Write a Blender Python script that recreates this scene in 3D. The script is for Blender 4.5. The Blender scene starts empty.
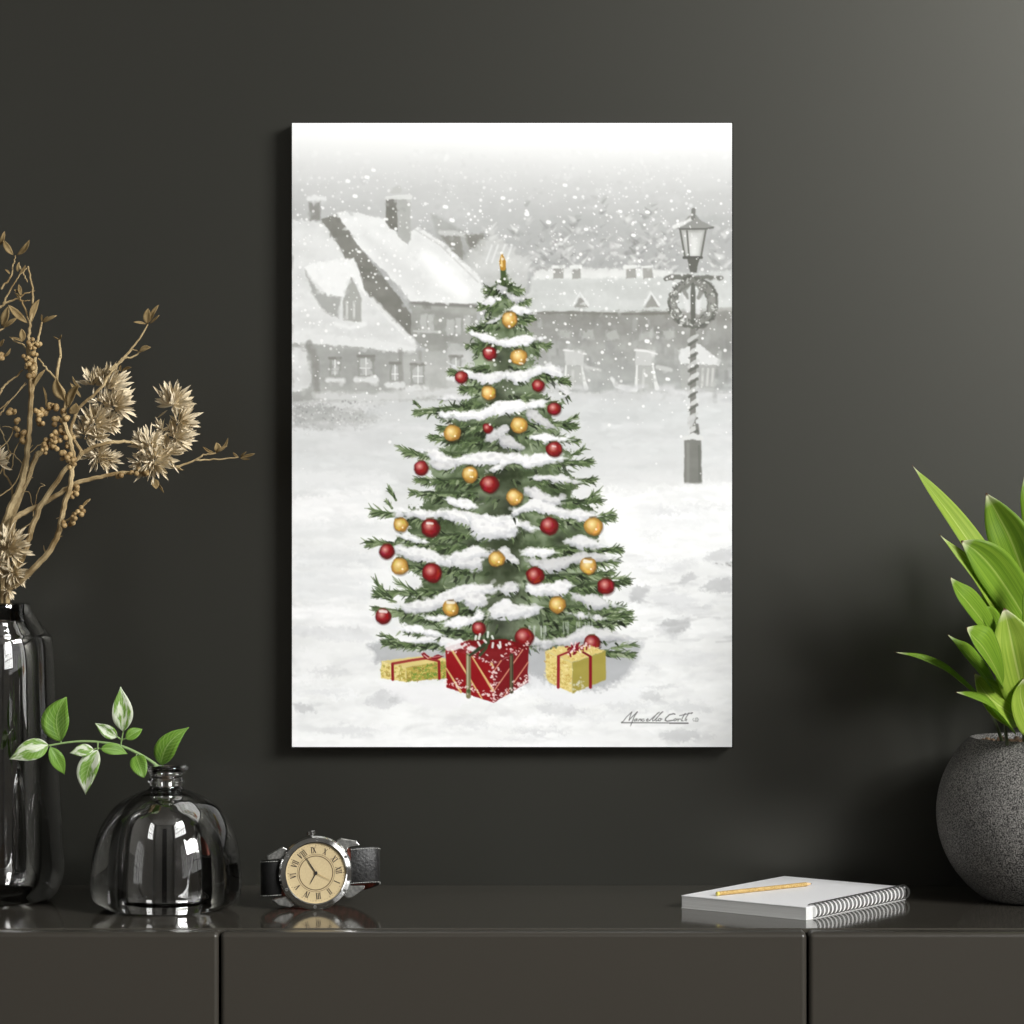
"""Dark wall with a Christmas picture above a sideboard: everything is modelled and painted here."""
WORLD_STRENGTH = 3.0
EXPOSURE = 0.0
PRINT_ALBEDO = .88
KEY = 48
import bpy, bmesh, math, random
import numpy as np
from mathutils import Vector, Matrix, noise
C = bpy.context.scene.collection
PI = math.pi
# ------------------------------------------------------------------ place and lens
# ---------------------------------------------------------------- the painting
class Painter:
    """a small brush engine: works in picture coordinates, gives an array of paint colours"""
    def __init__(s, x0, y0, x1, y1, k):
        s.x0, s.y0, s.k = x0, y0, k
        s.W = int(round((x1-x0)*k))+1; s.H = int(round((y1-y0)*k))+1
        s.a = np.ones((s.H, s.W, 3), np.float32)
        s.rs = np.random.RandomState(5)
        s.xs = x0 + np.arange(s.W)/k; s.ys = y0 + np.arange(s.H)/k
        s.n1 = s.fbm(9, 3, 1); s.n2 = s.fbm(3.0, 3, 2); s.n3 = s.fbm(40, 4, 3)
        s.n4 = s.fbm(14, 3, 4, 5.0)
    def fbm(s, scale, octv, seed, stretch=1.0):
        rs = np.random.RandomState(seed); out = np.zeros((s.H, s.W), np.float32); amp = 1; tot = 0
        for o in range(octv):
            sc = scale/2**o
            gx = int((s.xs[-1]-s.xs[0])/(sc*stretch))+3; gy = int((s.ys[-1]-s.ys[0])/sc)+3
            g = rs.rand(gy, gx).astype(np.float32)*2-1
            u = (s.xs-s.x0)/(sc*stretch); v = (s.ys-s.y0)/sc
            iu = u.astype(int); iv = v.astype(int); fu = u-iu; fv = v-iv
            fu = fu*fu*(3-2*fu); fv = fv*fv*(3-2*fv)
            a = g[iv][:, iu]; b = g[iv][:, iu+1]; c = g[iv+1][:, iu]; d = g[iv+1][:, iu+1]
            fu = fu[None, :]; fv = fv[:, None]
            out += amp*((a*(1-fu)+b*fu)*(1-fv)+(c*(1-fu)+d*fu)*fv); tot += amp; amp *= .55
        return out/tot*1.6
    def box(s, xa, ya, xb, yb):
        i0 = max(0, int((xa-s.x0)*s.k)-1); i1 = min(s.W, int((xb-s.x0)*s.k)+3)
        j0 = max(0, int((ya-s.y0)*s.k)-1); j1 = min(s.H, int((yb-s.y0)*s.k)+3)
        if i1 <= i0 or j1 <= j0: return None
        return i0, i1, j0, j1
    def lay(s, b, m, col, jit=0):
        i0, i1, j0, j1 = b
        c = np.array(col, np.float32)/255.
        if c.ndim == 1: c = c[None, None, :]
        if jit: c = c + (s.n4[j0:j1, i0:i1, None]*jit + s.n1[j0:j1, i0:i1, None]*jit*.6)/255.
        r = s.a[j0:j1, i0:i1]; r += (np.clip(c, 0, 1)-r)*m[..., None]
    def poly(s, pts, col, a=1., soft=.7, wob=0., jit=0, grad=None):
        p = np.array(pts, np.float32); pad = soft+wob+1
        b = s.box(p[:, 0].min()-pad, p[:, 1].min()-pad, p[:, 0].max()+pad, p[:, 1].max()+pad)
        if b is None: return
        i0, i1, j0, j1 = b
        X, Y = np.meshgrid(s.xs[i0:i1], s.ys[j0:j1])
        if wob:
            X = X+s.n1[j0:j1, i0:i1]*wob; Y = Y+s.n2[j0:j1, i0:i1]*wob
        d = np.full(X.shape, 1e9); ins = np.zeros(X.shape, bool)
        for q in range(len(p)):
            ax, ay = p[q]; bx, by = p[(q+1) % len(p)]
            ex, ey = bx-ax, by-ay; t = np.clip(((X-ax)*ex+(Y-ay)*ey)/max(ex*ex+ey*ey, 1e-6), 0, 1)
            d = np.minimum(d, (X-ax-t*ex)**2+(Y-ay-t*ey)**2)
            c = ((ay > Y) != (by > Y)); 
            if abs(ey) > 1e-9: ins ^= c & (X < ex*(Y-ay)/ey+ax)
        d = np.sqrt(d); d[~ins] *= -1
        m = np.clip(d/(2*soft)+.5, 0, 1)*a
        if grad is not None:
            y0, y1, c0, c1 = grad
            t = np.clip((Y-y0)/(y1-y0), 0, 1)[..., None]
            col = np.array(c0)*(1-t)+np.array(c1)*t
        s.lay(b, m, col, jit)
    def stroke(s, pts, w, col, a=1., soft=.6, wob=0., jit=0):
        p = np.array(pts, np.float32); n = len(p)
        w = np.interp(np.linspace(0, 1, n), np.linspace(0, 1, len(w)), w) if hasattr(w, '__len__') else np.full(n, w)
        pad = w.max()+soft+wob+1
        b = s.box(p[:, 0].min()-pad, p[:, 1].min()-pad, p[:, 0].max()+pad, p[:, 1].max()+pad)
        if b is None: return
        i0, i1, j0, j1 = b
        X = s.xs[i0:i1][None, :]; Y = s.ys[j0:j1][:, None]
        m = np.zeros((j1-j0, i1-i0), np.float32)
        nz = s.n2[j0:j1, i0:i1]*wob*.35+s.n1[j0:j1, i0:i1]*wob if wob else 0
        for q in range(max(n-1, 1)):
            ax, ay = p[q]; bx, by = p[min(q+1, n-1)]
            ex, ey = bx-ax, by-ay; t = np.clip(((X-ax)*ex+(Y-ay)*ey)/max(ex*ex+ey*ey, 1e-6), 0, 1)
            d = np.sqrt((X-ax-t*ex)**2+(Y-ay-t*ey)**2)-(w[q]+(w[min(q+1, n-1)]-w[q])*t)+nz
            m = np.maximum(m, np.clip(.5-d/(2*soft), 0, 1))
        s.lay(b, m*a, col, jit)
    def dot(s, x, y, r, col, a=1., soft=.5): s.stroke([(x, y)], r, col, a, soft)

def smooth(pts, n=4):
    p = np.array(pts, float); out = []
    q = np.vstack([2*p[0]-p[1], p, 2*p[-1]-p[-2]])
    for i in range(1, len(q)-2):
        for t in np.arange(n)/n:
            out.append(.5*((2*q[i])+(-q[i-1]+q[i+1])*t+(2*q[i-1]-5*q[i]+4*q[i+1]-q[i+2])*t*t+(-q[i-1]+3*q[i]-3*q[i+1]+q[i+2])*t**3))
    out.append(p[-1]); return np.array(out)

def paint_picture(k):
    P = Painter(292, 123, 732, 747, k); rs = P.rs; U = rs.uniform
    # --- sky and ground washes
    ky = [123, 138, 150, 165, 185, 205, 235, 262, 300, 345, 390, 430, 470, 520, 560, 620, 660, 700, 747]
    kg = [255, 247, 237, 224, 208, 198, 190, 186, 186, 188, 205, 218, 228, 236, 237, 238, 236, 242, 250]
    g = np.interp(P.ys, ky, kg).astype(np.float32)
    sh = np.interp(P.ys, [123, 170, 230, 400, 480, 747], [0, 3, 7, 6, 7, 8])[:, None]
    base = g[:, None]+(P.n3*.6+P.n4*.7)*sh
    P.a[:] = (base[..., None]+np.array([0, 1.0, 0]))/255.
    # distant wood behind the village
    for cx, top, bot, w in ((523, 196, 300, 20), (548, 225, 275, 20), (575, 215, 275, 20), (600, 190, 275, 16), (625, 212, 275, 20), (650, 205, 275, 18), (668, 222, 290, 14), (722, 220, 280, 12), (490, 228, 262, 14), (560, 240, 275, 25), (640, 240, 275, 25)):
        for _ in range(26):
            t = U(0, 1); y = top+(bot-top)*t; hw = w*(.2+.8*t)
            x = cx+U(-hw, hw); L = U(4, 11); sg = 1 if x > cx else -1
            v = U(158, 182) if U(0, 1) < .55 else U(205, 230)
            P.stroke([(x, y), (x+sg*L*.6, y-L*.6*U(.2, 1.2))], [U(1.0, 2.6), .3], (v, v+1, v-1), U(.35, .75), 1.0)
    for _ in range(70):
        x, y = U(500, 690), U(238, 272); v = U(150, 235)
        P.stroke([(x, y), (x+U(-5, 5), y+U(-3, 3))], U(.6, 1.8), (v, v, v-1), .45, 1.0, .5)
    # --- village on the right
    P.poly([(532, 277), (548, 271), (600, 272), (640, 270), (680, 273), (732, 270), (732, 314), (528, 316)], (206, 208, 206), .9, 1.6, 1.5, 5)
    P.poly([(535, 271), (560, 268), (640, 268), (672, 270), (672, 277), (535, 279)], (222, 223, 221), .8, 1.3, 1.5, 4)
    for x, w in ((558.5, 5), (576.5, 4), (631, 5), (648, 4.5)):
        P.poly([(x-w, 268), (x+w, 268), (x+w, 278), (x-w, 279)], (168, 168, 164), .9, .8, .6, 4)
        P.stroke([(x-w-1, 267), (x+w, 266.5)], 1.6, (228, 229, 227), .9, .8, .8)
    P.poly([(527, 313), (600, 312), (732, 309), (732, 392), (520, 392)], (166, 167, 163), .95, 1.6, 1.5, 8, grad=(312, 395, (158, 158, 154), (184, 186, 184)))
    P.stroke([(529, 313), (575, 312.5), (620, 314), (680, 313)], 1.4, (142, 142, 136), .8, .9, .7)
    P.stroke([(700, 311), (732, 309)], 2, (180, 180, 176), .8, 1)
    for x, h in ((581, 8), (652, 9)):
        P.poly([(x-7, 307), (x, 307-h-3), (x+7, 307)], (162, 162, 158), .9, .9, .8)
        P.stroke([(x-8, 305), (x-1, 295-h*.3), (x+7, 305)], .9, (226, 227, 226), .8, .7, .5)
    for _ in range(110):   # loose facade brushwork
        x, y = U(528, 732), U(318, 390); v = U(148, 205); h = U(3, 12)
        P.stroke([(x, y), (x+U(-1, 1), y+h)], U(.8, 2.6), (v, v+1, v-1), U(.2, .5), 1.1)
    for x in (565, 588, 612, 646, 668):
        P.poly([(x-6, 331), (x+6, 330), (x+7, 338), (x-7, 340)], (196, 197, 194), .6, 1.4, 2)
    for x in (570, 641):   # lit white porches
        P.poly([(x-5, 349), (x+15, 350), (x+13, 365), (x-5, 366)], (205, 206, 204), .9, .8, 1)
        P.poly([(x-5, 366), (x+12, 366), (x+12, 389), (x-5, 389)], (190, 191, 188), .8, .8, .8)
        P.stroke([(x-4, 366), (x-5, 385), (x-6, 390)], [.8, 2.4], (226, 227, 225), .9, .7)
        P.stroke([(x+12, 366), (x+14, 380), (x+16, 388)], [.8, 2.4], (226, 227, 225), .9, .7)
        P.stroke([(x+3, 370), (x+2, 386)], 1.4, (206, 207, 205), .8, .8)
        P.stroke([(x-6, 350), (x+6, 351), (x+16, 354)], 1.0, (230, 230, 229), .8, .7, .5)
        P.stroke([(x+16, 367), (x+30, 370)], 1.5, (212, 213, 211), .7, 1, .7)
    P.stroke([(612, 379), (617, 386), (628, 389), (636, 389)], [1.5, 3, 2], (226, 227, 226), .85, 1, .8)
    P.poly([(678, 350), (698, 343), (721, 361), (719, 365), (680, 364)], (222, 223, 222), .9, .9, 1)
    P.poly([(680, 365), (716, 365), (714, 391), (682, 391)], (186, 187, 184), .8, .9, 1, 5)
    for x in (703, 708, 713): P.stroke([(x, 369), (x-1, 385)], 1.2, (214, 214, 212), .7, .8)
    for _ in range(60):
        x, y = U(525, 730), U(385, 404); v = U(196, 226)
        P.stroke([(x, y), (x+U(6, 22), y+U(-2, 2))], U(1.2, 3), (v, v+1, v+1), .4, 1.6)
    # --- big house on the left
    P.poly([(430, 214), (442, 218), (470, 236), (482, 240), (484, 262), (470, 268), (440, 240)], (176, 177, 174), .7, 1.8, 1.5, 6)
    P.stroke([(440, 232), (462, 235), (478, 236)], 2.6, (205, 206, 204), .9, 1, 1)
    P.poly([(441, 236), (461, 236), (463, 260), (452, 250)], (158, 158, 153), .95, .9, .9)
    P.poly([(466, 236), (484, 233), (486, 246), (470, 249)], (150, 150, 145), .9, 1.4, 1.6)
    P.poly([(480, 240), (498, 236), (530, 262), (524, 300), (500, 300), (462, 262)], (206, 207, 205), .75, 1.8, 1.5, 8)
    for x in (486, 492, 499, 506): P.stroke([(x, 262), (x+6, 245)], 1, (228, 229, 228), .6, .8)
    P.poly([(336, 213), (350, 211), (385, 219), (408, 245), (411, 232), (418, 226), (441, 240), (480, 277), (486, 300), (470, 305), (411, 302), (388, 275), (362, 250)], (226, 227, 226), 1, .9, 1.0, 4)
    P.stroke([(365, 236), (392, 262), (420, 285)], [4, 7, 9], (214, 215, 214), .6, 4)
    P.stroke([(425, 256), (445, 275), (462, 292)], [5, 10, 7], (240, 241, 240), .8, 4)
    P.stroke([(414, 229), (440, 245), (478, 282)], .8, (196, 197, 195), .6, .8)
    P.poly([(411, 302), (440, 303), (478, 305), (474, 350), (430, 352), (412, 338)], (172, 173, 169), 1, 1, 1, 8)
    P.stroke([(411, 303), (440, 304.5), (476, 306)], 1.6, (148, 148, 144), .8, 1)
    for x, y in ((424, 321), (431, 322), (450, 326), (458, 325), (467, 322)):
        P.poly([(x-3, y-7), (x+3, y-7), (x+3, y+9), (x-3, y+9)], (200, 201, 199), .7, .9, 1)
    P.stroke([(414, 331), (440, 332)], 1.4, (215, 216, 214), .6, .9, .6)
    P.poly([(386, 198), (397, 197), (399, 232), (390, 228), (386, 222)], (142, 142, 137), 1, .8, .5, 5)
    P.poly([(397, 199), (410.5, 199), (410.5, 240), (406, 243), (398, 236)], (184, 185, 182), 1, .8, .5, 4)
    P.stroke([(387, 198), (397, 197), (410, 197)], 2.0, (222, 223, 221), .9, .7, .7)
    P.stroke([(393, 191), (398, 190)], 3.2, (196, 197, 194), .8, 1, 1)
    P.poly([(309, 202), (320, 202), (320, 220), (309, 220)], (156, 156, 152), .9, 1.4, 1)
    P.stroke([(309, 199), (316, 197), (325, 199)], 2.0, (228, 229, 228), .9, 1, 1)
    P.poly([(292, 219), (310, 221), (327, 224), (343, 250), (357, 280), (374, 302), (418, 346), (410, 352), (350, 344), (292, 340)], (218, 219, 218), 1, 1.2, 1.2, 5)
    P.stroke([(300, 235), (330, 250)], [7, 9], (226, 227, 226), .6, 5)
    P.poly([(321, 219), (337, 214), (362, 250), (382, 275), (411, 314), (412, 340), (396, 324), (374, 302), (352, 272), (340, 248)], (150, 150, 145), 1, .9, .8, 6)
    P.poly([(304, 268), (314, 262), (354, 258), (364, 285), (366, 296), (352, 275), (343, 296), (330, 298)], (232, 233, 232), 1, 1, 1)
    P.poly([(305, 270), (318, 292), (340, 298), (338, 318), (326, 312), (312, 292)], (176, 177, 174), .9, 1.4, 1.4)
    P.poly([(343, 300), (351, 276), (362, 298), (361, 322), (343, 320)], (178, 179, 175), .95, .9, .8)
    for x in (347, 354): P.stroke([(x, 302), (x, 318)], 1.2, (216, 217, 215), .8, .7)
    P.stroke([(336, 324), (350, 328), (364, 324)], 2.2, (230, 231, 230), .8, 1.4, 1)
    P.stroke([(372, 300), (390, 318), (412, 341)], 2.6, (226, 227, 226), .9, 1.2, .8)
    P.poly([(292, 341), (350, 345), (398, 352), (400, 400), (292, 402)], (176, 177, 174), .95, 1.4, 1, 6)
    P.poly([(292, 334), (340, 335), (395, 343), (418, 348), (412, 354), (350, 346), (292, 343)], (222, 223, 222), 1, 1, 1)
    P.poly([(398, 352), (446, 350), (462, 354), (470, 400), (398, 400)], (180, 181, 178), .85, 1.6, 1.2, 8)
    P.poly([(292, 348), (305, 350), (311, 372), (308, 388), (292, 392)], (216, 217, 216), .9, 1.8, 2.5, 8)
    P.stroke([(309, 344), (315, 360), (318, 395)], 3.2, (156, 156, 152), .7, 1.4, 1)
    P.stroke([(400, 350), (402, 395)], 2.2, (160, 160, 156), .7, 1.2)
    P.stroke([(420, 352), (421, 395)], 1.8, (164, 164, 160), .6, 1.2)
    P.poly([(447, 342), (470, 346), (470, 392), (448, 390)], (194, 195, 193), .8, 1.6, 1.2, 8)
    for x, y, w, h in ((335, 367, 5.5, 9), (366, 366, 8, 10), (395, 372, 5, 9), (418, 374, 7, 10), (456, 365, 6, 9)):
        P.poly([(x-w, y-h), (x+w, y-h), (x+w, y+h), (x-w, y+h)], (164, 165, 161), .85, 1.0, .7)
        P.stroke([(x-w, y-h), (x+w, y-h)], 1.4, (146, 146, 141), .7, .8)
        P.poly([(x-w+2, y-h+2.5), (x+w-2, y-h+2.5), (x+w-2, y+h-1), (x-w+2, y+h-1)], (196, 197, 195), .8, .9, .6)
        P.stroke([(x, y-h+2), (x, y+h-1)], .55, (228, 229, 228), .9, .5)
        P.stroke([(x-w+2, y+2), (x+w-2, y+2)], .55, (228, 229, 228), .9, .5)
        P.stroke([(x-w-2, y+h+4), (x+w+2, y+h+4)], 2.8, (222, 223, 222), .85, 1.1, 1.2)
    P.stroke([(318, 396), (360, 398), (420, 394), (462, 392)], 4.5, (214, 215, 214), .8, 2, 2)
    P.poly([(292, 404), (330, 406), (372, 412), (368, 424), (330, 430), (292, 428)], (178, 179, 177), .85, 2, 3, 10)
    for _ in range(420):
        x = U(292, 385); y = U(400, 431); v = U(150, 235)
        P.dot(x, y, U(.4, 1.3), (v, v+1, v), .6*(1-max(0, x-350)/50), .6)
    P.stroke([(370, 412), (420, 405), (455, 410)], 5, (204, 206, 206), .6, 4, 2)
    # --- snow field
    P.poly([(292, 428), (350, 430), (420, 412), (600, 402), (732, 404), (732, 470), (292, 500)], (206, 209, 209), .5, 9, 3, 6)
    for _ in range(150):
        x = U(285, 732); y = U(425, 482); v = U(210, 235)
        P.stroke([(x, y), (x+U(15, 60), y+U(-3, 3))], U(1, 3.5), (v, v+1, v+1), .28, 2.5)
    P.poly([(600, 488), (640, 493), (690, 484), (732, 484), (732, 560), (610, 560)], (250, 251, 250), .9, 4, 4)
    P.poly([(292, 498), (340, 490), (385, 486), (380, 520), (292, 530)], (250, 250, 250), .8, 5, 4)
    P.poly([(292, 470), (390, 474), (400, 484), (292, 492)], (238, 239, 239), .6, 4, 3)
    P.poly([(292, 455), (390, 462), (380, 467), (292, 466)], (224, 226, 226), .6, 3, 3)
    P.poly([(292, 524), (340, 518), (380, 524), (372, 536), (292, 540)], (226, 228, 228), .6, 4, 4)
    P.poly([(292, 556), (330, 548), (380, 556), (372, 566), (292, 566)], (217, 219, 220), .6, 4, 4)
    P.poly([(292, 572), (330, 566), (376, 580), (372, 600), (292, 600)], (226, 228, 229), .7, 5, 4)
    P.poly([(292, 606), (340, 606), (375, 618), (380, 628), (320, 626), (292, 618)], (252, 252, 252), .9, 3, 3)
    P.poly([(640, 505), (700, 505), (720, 520), (690, 530), (640, 530)], (236, 237, 238), .7, 5, 4)
    for _ in range(320):
        side = U(0, 1) < .45
        x = U(285, 385) if side else U(600, 735); y = U(485, 640)
        v = U(226, 255)
        P.stroke(smooth([(x, y), (x+U(8, 25), y+U(-4, 3)), (x+U(25, 50), y+U(-3, 6))], 3), [.5, U(1.2, 4), .5], (v, v+1, v+1), .35, 1.8, 1)
    for _ in range(420):
        x = U(285, 735); y = U(660, 747); v = U(218, 255) if y < 735 else U(240, 255)
        L = U(8, 34); up = U(-8, 4)
        P.stroke(smooth([(x, y), (x+L*.5, y+up*.7), (x+L, y+up)], 3), [.6, U(1.2, 4.5), .4], (v-1, v, v), .38, 1.7, 1)
    for pts, v, a in (([(628, 596), (634, 587), (650, 586), (648, 592), (640, 603), (629, 602)], 196, .8),
                      ([(654, 598), (672, 594), (696, 598), (690, 607), (662, 606)], 222, .7),
                      ([(676, 584), (684, 575), (694, 573), (696, 577), (684, 585)], 196, .8),
                      ([(703, 559), (716, 549), (732, 548), (732, 563), (716, 564)], 208, .8),
                      ([(700, 588), (716, 578), (732, 577), (732, 591), (716, 593)], 186, .8),
                      ([(652, 627), (664, 620), (690, 618), (690, 626), (674, 634), (656, 632)], 184, .85),
                      ([(662, 634), (682, 632), (674, 640)], 206, .7),
                      ([(700, 606), (716, 600), (720, 604), (706, 610)], 214, .7),
                      ([(636, 694), (652, 690), (664, 696), (656, 702), (642, 699)], 200, .6),
                      ([(640, 687), (664, 684), (682, 686), (662, 689)], 204, .6),
                      ([(660, 730), (697, 729), (700, 738), (676, 742), (658, 738)], 208, .65),
                      ([(364, 703), (378, 690), (404, 688), (406, 700), (384, 710)], 214, .8),
                      ([(386, 702), (402, 688), (396, 700)], 190, .6),
                      ([(292, 703), (312, 704), (318, 712), (296, 713)], 198, .7),
                      ([(535, 706), (560, 702), (590, 710), (570, 716), (545, 714)], 216, .7),
                      ([(498, 740), (530, 736), (540, 742)], 226, .7),
                      ([(292, 626), (360, 628), (380, 640), (340, 642), (292, 634)], 226, .7),
                      ([(640, 655), (690, 650), (730, 655), (700, 664), (650, 664)], 232, .6)):
        P.poly(pts, (v, v+1, v+2), a, 1.6, 2.4, 8)
    P.poly([(296, 648), (330, 650), (330, 672), (300, 676)], (248, 248, 248), .6, 4, 4)
    for x, y in ((716, 563), (721, 564), (726, 563), (729, 565), (731, 562)): P.stroke([(x, y), (x+1.5, y+.5)], .6, (120, 120, 118), .8)
    for _ in range(60):
        x = U(625, 728); y = U(548, 645); v = U(190, 235)
        P.stroke([(x, y), (x+U(8, 22), y+U(-3, 1))], U(.5, 1.4), (v, v+1, v+1), .5, 1)
    for _ in range(46):
        x = U(292, 700); y = U(655, 742)
        if U(0, 1) < .3: x = U(625, 720); y = U(500, 650)
        w_, h_ = U(12, 34), U(2.5, 7); v = U(212, 228) if U(0, 1) < .5 else 254
        P.poly([(x-w_, y), (x-w_*.3, y-h_), (x+w_*.6, y-h_*.7), (x+w_, y+h_*.2), (x+w_*.2, y+h_)], (v, v+1, v+2), .55, 2.2, 4, 6)
    yy = P.ys[:, None, None]; wgt = np.clip((yy-175)/40, 0, 1)*np.clip((440-yy)/40, 0, 1)
    P.a += (P.a-.80)*.30*wgt
    # --- smudging: drag the wet paint about
    for _ in range(4200):
        x, y = U(294, 730), U(150, 745); i_ = int((x-P.x0)*P.k); j_ = int((y-P.y0)*P.k)
        c = P.a[min(j_, P.H-1), min(i_, P.W-1)]*255+U(-7, 7)
        flat = y > 400; L = U(4, 13) if flat else U(2, 6); an = U(-.35, .35) if flat else U(0, 3.14)
        P.stroke([(x, y), (x+np.cos(an)*L*.5, y+np.sin(an)*L*.5+U(-.6, .6)), (x+np.cos(an)*L, y+np.sin(an)*L)], [U(.8, 2.2), U(1, 2.4), .3], tuple(c), U(.35, .7), 1.0, .7)
    # --- shade under the tree
    P.poly([(368, 646), (384, 640), (420, 650), (450, 648), (450, 664), (420, 668), (376, 662)], (176, 178, 180), .85, 3, 3, 5)
    P.poly([(440, 640), (610, 636), (642, 644), (636, 664), (622, 680), (600, 690), (560, 684), (530, 686), (440, 676)], (166, 168, 171), .8, 4, 3, 6)
    P.poly([(530, 672), (560, 690), (600, 692), (650, 684), (640, 700), (560, 706), (525, 690)], (240, 241, 242), .8, 3.5, 3)
    P.poly([(378, 684), (446, 684), (470, 700), (450, 712), (400, 700)], (243, 243, 244), .8, 3, 3)
    # --- the fir tree
    G = [(34, 40, 28), (54, 66, 44), (80, 98, 62), (104, 122, 82), (134, 150, 112), (172, 184, 152)]
    def needle(x, y, ang, L, w, ci, a=.85):
        c = G[ci]; j = U(-8, 8); bend = U(-.25, .25)
        mx, my = x+np.cos(ang)*L*.5, y+np.sin(ang)*L*.5
        P.stroke([(x, y), (mx, my), (x+np.cos(ang+bend)*L, y+np.sin(ang+bend)*L)], [w, w*.9, .15], (c[0]+j, c[1]+j, c[2]+j), a, .5)
    body = [(503, 268), (509, 280), (520, 290), (520, 303), (516, 312), (528, 318), (524, 328), (536, 336), (540, 350), (528, 360), (548, 372), (552, 380), (540, 392), (560, 404), (552, 420), (562, 432),
            (556, 446), (574, 456), (560, 470), (580, 482), (572, 498), (596, 512), (598, 530), (592, 542), (602, 552), (590, 566), (612, 576), (600, 592), (612, 606), (608, 622), (590, 636), (570, 644), (520, 650), (470, 650), (430, 648),
            (418, 636), (402, 622), (404, 600), (420, 590), (424, 580), (402, 560), (394, 548), (420, 544), (404, 524), (402, 514), (420, 506), (438, 492), (432, 474), (422, 458), (440, 450), (456, 440), (450, 424), (436, 412), (462, 404),
            (472, 394), (464, 380), (462, 372), (478, 364), (474, 350), (480, 336), (478, 328), (488, 318), (492, 308), (484, 298), (492, 288), (498, 278)]
    P.poly(body, (98, 113, 82), .93, 1.6, 5, 42)
    P.poly([(497, 345), (512, 345), (516, 420), (522, 520), (520, 640), (486, 645), (486, 520), (492, 420)], (58, 64, 48), .6, 5, 4, 12)
    for x, y, r in ((499, 358, 7), (480, 500, 8), (512, 505, 12), (500, 470, 9), (512, 435, 8), (560, 540, 9), (575, 527, 7), (470, 545, 10), (512, 560, 11), (545, 610, 6), (470, 605, 5), (500, 625, 12), (440, 545, 8), (520, 398, 8), (497, 395, 8), (508, 520, 8), (560, 495, 8)):
        P.dot(x, y, r*.6, (40, 44, 34), .65, r*.5)
    tips = []   # (root, tip) of each bough, both sides
    for x0, y0, x1, y1 in ((503, 280, 487, 290), (503, 280, 521, 290), (503, 296, 481, 306), (504, 296, 527, 300), (503, 314, 470, 330), (505, 314, 533, 318), (503, 336, 469, 346), (506, 336, 549, 345),
        (500, 362, 451, 372), (508, 362, 568, 381), (500, 382, 462, 388), (508, 392, 560, 404), (500, 398, 416, 412), (500, 420, 440, 428), (510, 415, 575, 425), (500, 440, 432, 437), (510, 430, 578, 440), (500, 452, 404, 452), (512, 455, 590, 462),
        (500, 475, 418, 480), (512, 478, 594, 479), (500, 492, 412, 492), (512, 500, 601, 500), (495, 512, 373, 513), (515, 520, 614, 516), (490, 530, 400, 538), (520, 545, 620, 549), (495, 545, 369, 542), (520, 560, 617, 561), (490, 570, 402, 565), (520, 575, 612, 572),
        (500, 586, 377, 592), (520, 590, 628, 580), (500, 606, 392, 612), (520, 605, 616, 606), (500, 618, 376, 608), (520, 622, 630, 612), (495, 630, 408, 630), (520, 635, 630, 620), (490, 645, 384, 642), (520, 640, 632, 654), (525, 632, 604, 630)):
        tips.append((x0, y0, x1, y1))
    for x0, y0, x1, y1 in tips:
        n = int(abs(x1-x0)*1.25)+10; sg = np.sign(x1-x0)
        for q in range(n):
            t = U(.15, 1.0)**.8; x = x0+(x1-x0)*t; y = y0+(y1-y0)*t-np.sin(t*3.14)*-2+U(-1, 5)*(1.15-t)
            ang = (0 if sg > 0 else np.pi)+sg*U(-.55, .95)*(1.1-.3*t)
            ci = int(np.clip(rs.normal(2.0+1.2*t, 1.45), 0, 5))
            L = U(5, 11)*(.75+.25*min(1, abs(x1-x0)/60))
            if x+np.cos(ang)*L < min(x1, x0)-5 or x+np.cos(ang)*L > max(x1, x0)+5: L *= .5
            needle(x, y, ang, L, U(.6, 1.5), ci)
        P.stroke([(x0+(x1-x0)*.35, y0+(y1-y0)*.35+1), (x1, y1)], [1.5, .5], G[1], .55, .8)
        for q in range(7):
            y = y1+U(-2, 3); x = x1-sg*U(0, 7)
            needle(x, y, (0 if sg > 0 else np.pi)+U(-.7, .5)*sg, U(4, 8), .55, rs.randint(1, 4), .85)
    for _ in range(900):   # inner brushwork following the boughs
        i = rs.randint(len(tips)); x0, y0, x1, y1 = tips[i]; t = U(0, .75); sg = np.sign(x1-x0)
        x = x0+(x1-x0)*t; y = y0+(y1-y0)*t+U(2, 12)
        if y > 650: continue
        needle(x, y, np.pi/2-sg*U(.2, 1.2), U(4, 9), U(.7, 1.7), int(np.clip(rs.normal(2.1, 1.6), 0, 5)), .65)
    sprays = ((419, 455, 400, 448, 6), (396, 500, 388, 486, 5), (392, 508, 386, 500, 4), (392, 598, 374, 582, 7), (396, 602, 376, 594, 6), (418, 594, 398, 582, 6), (390, 544, 366, 541, 5), (395, 514, 372, 510, 5), (396, 640, 380, 634, 6), (440, 628, 424, 616, 6),
              (564, 422, 577, 416, 5), (566, 428, 577, 428, 4), (572, 455, 586, 448, 5), (576, 462, 592, 460, 5), (586, 500, 600, 490, 5), (588, 503, 600, 494, 4), (598, 516, 613, 512, 6), (600, 549, 619, 549, 3), (596, 560, 616, 562, 4), (606, 578, 628, 579, 5),
              (606, 612, 627, 606, 6), (600, 622, 628, 616, 6), (612, 648, 634, 644, 5), (438, 436, 430, 436, 5), (420, 407, 414, 402, 6), (412, 644, 390, 646, 6), (450, 624, 432, 612, 5))
    for x0, y0, x1, y1, n in sprays:
        base = np.arctan2(y1-y0, x1-x0); L = np.hypot(x1-x0, y1-y0)
        P.stroke([(x0, y0), (x1, y1)], [1.2, .4], G[2], .9, .5)
        for q in range(n*3):
            t = U(0, .85); needle(x0+(x1-x0)*t, y0+(y1-y0)*t, base+U(-.6, .6), L*U(.3, .55), U(.5, 1.0), rs.randint(1, 5), .9)
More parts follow.
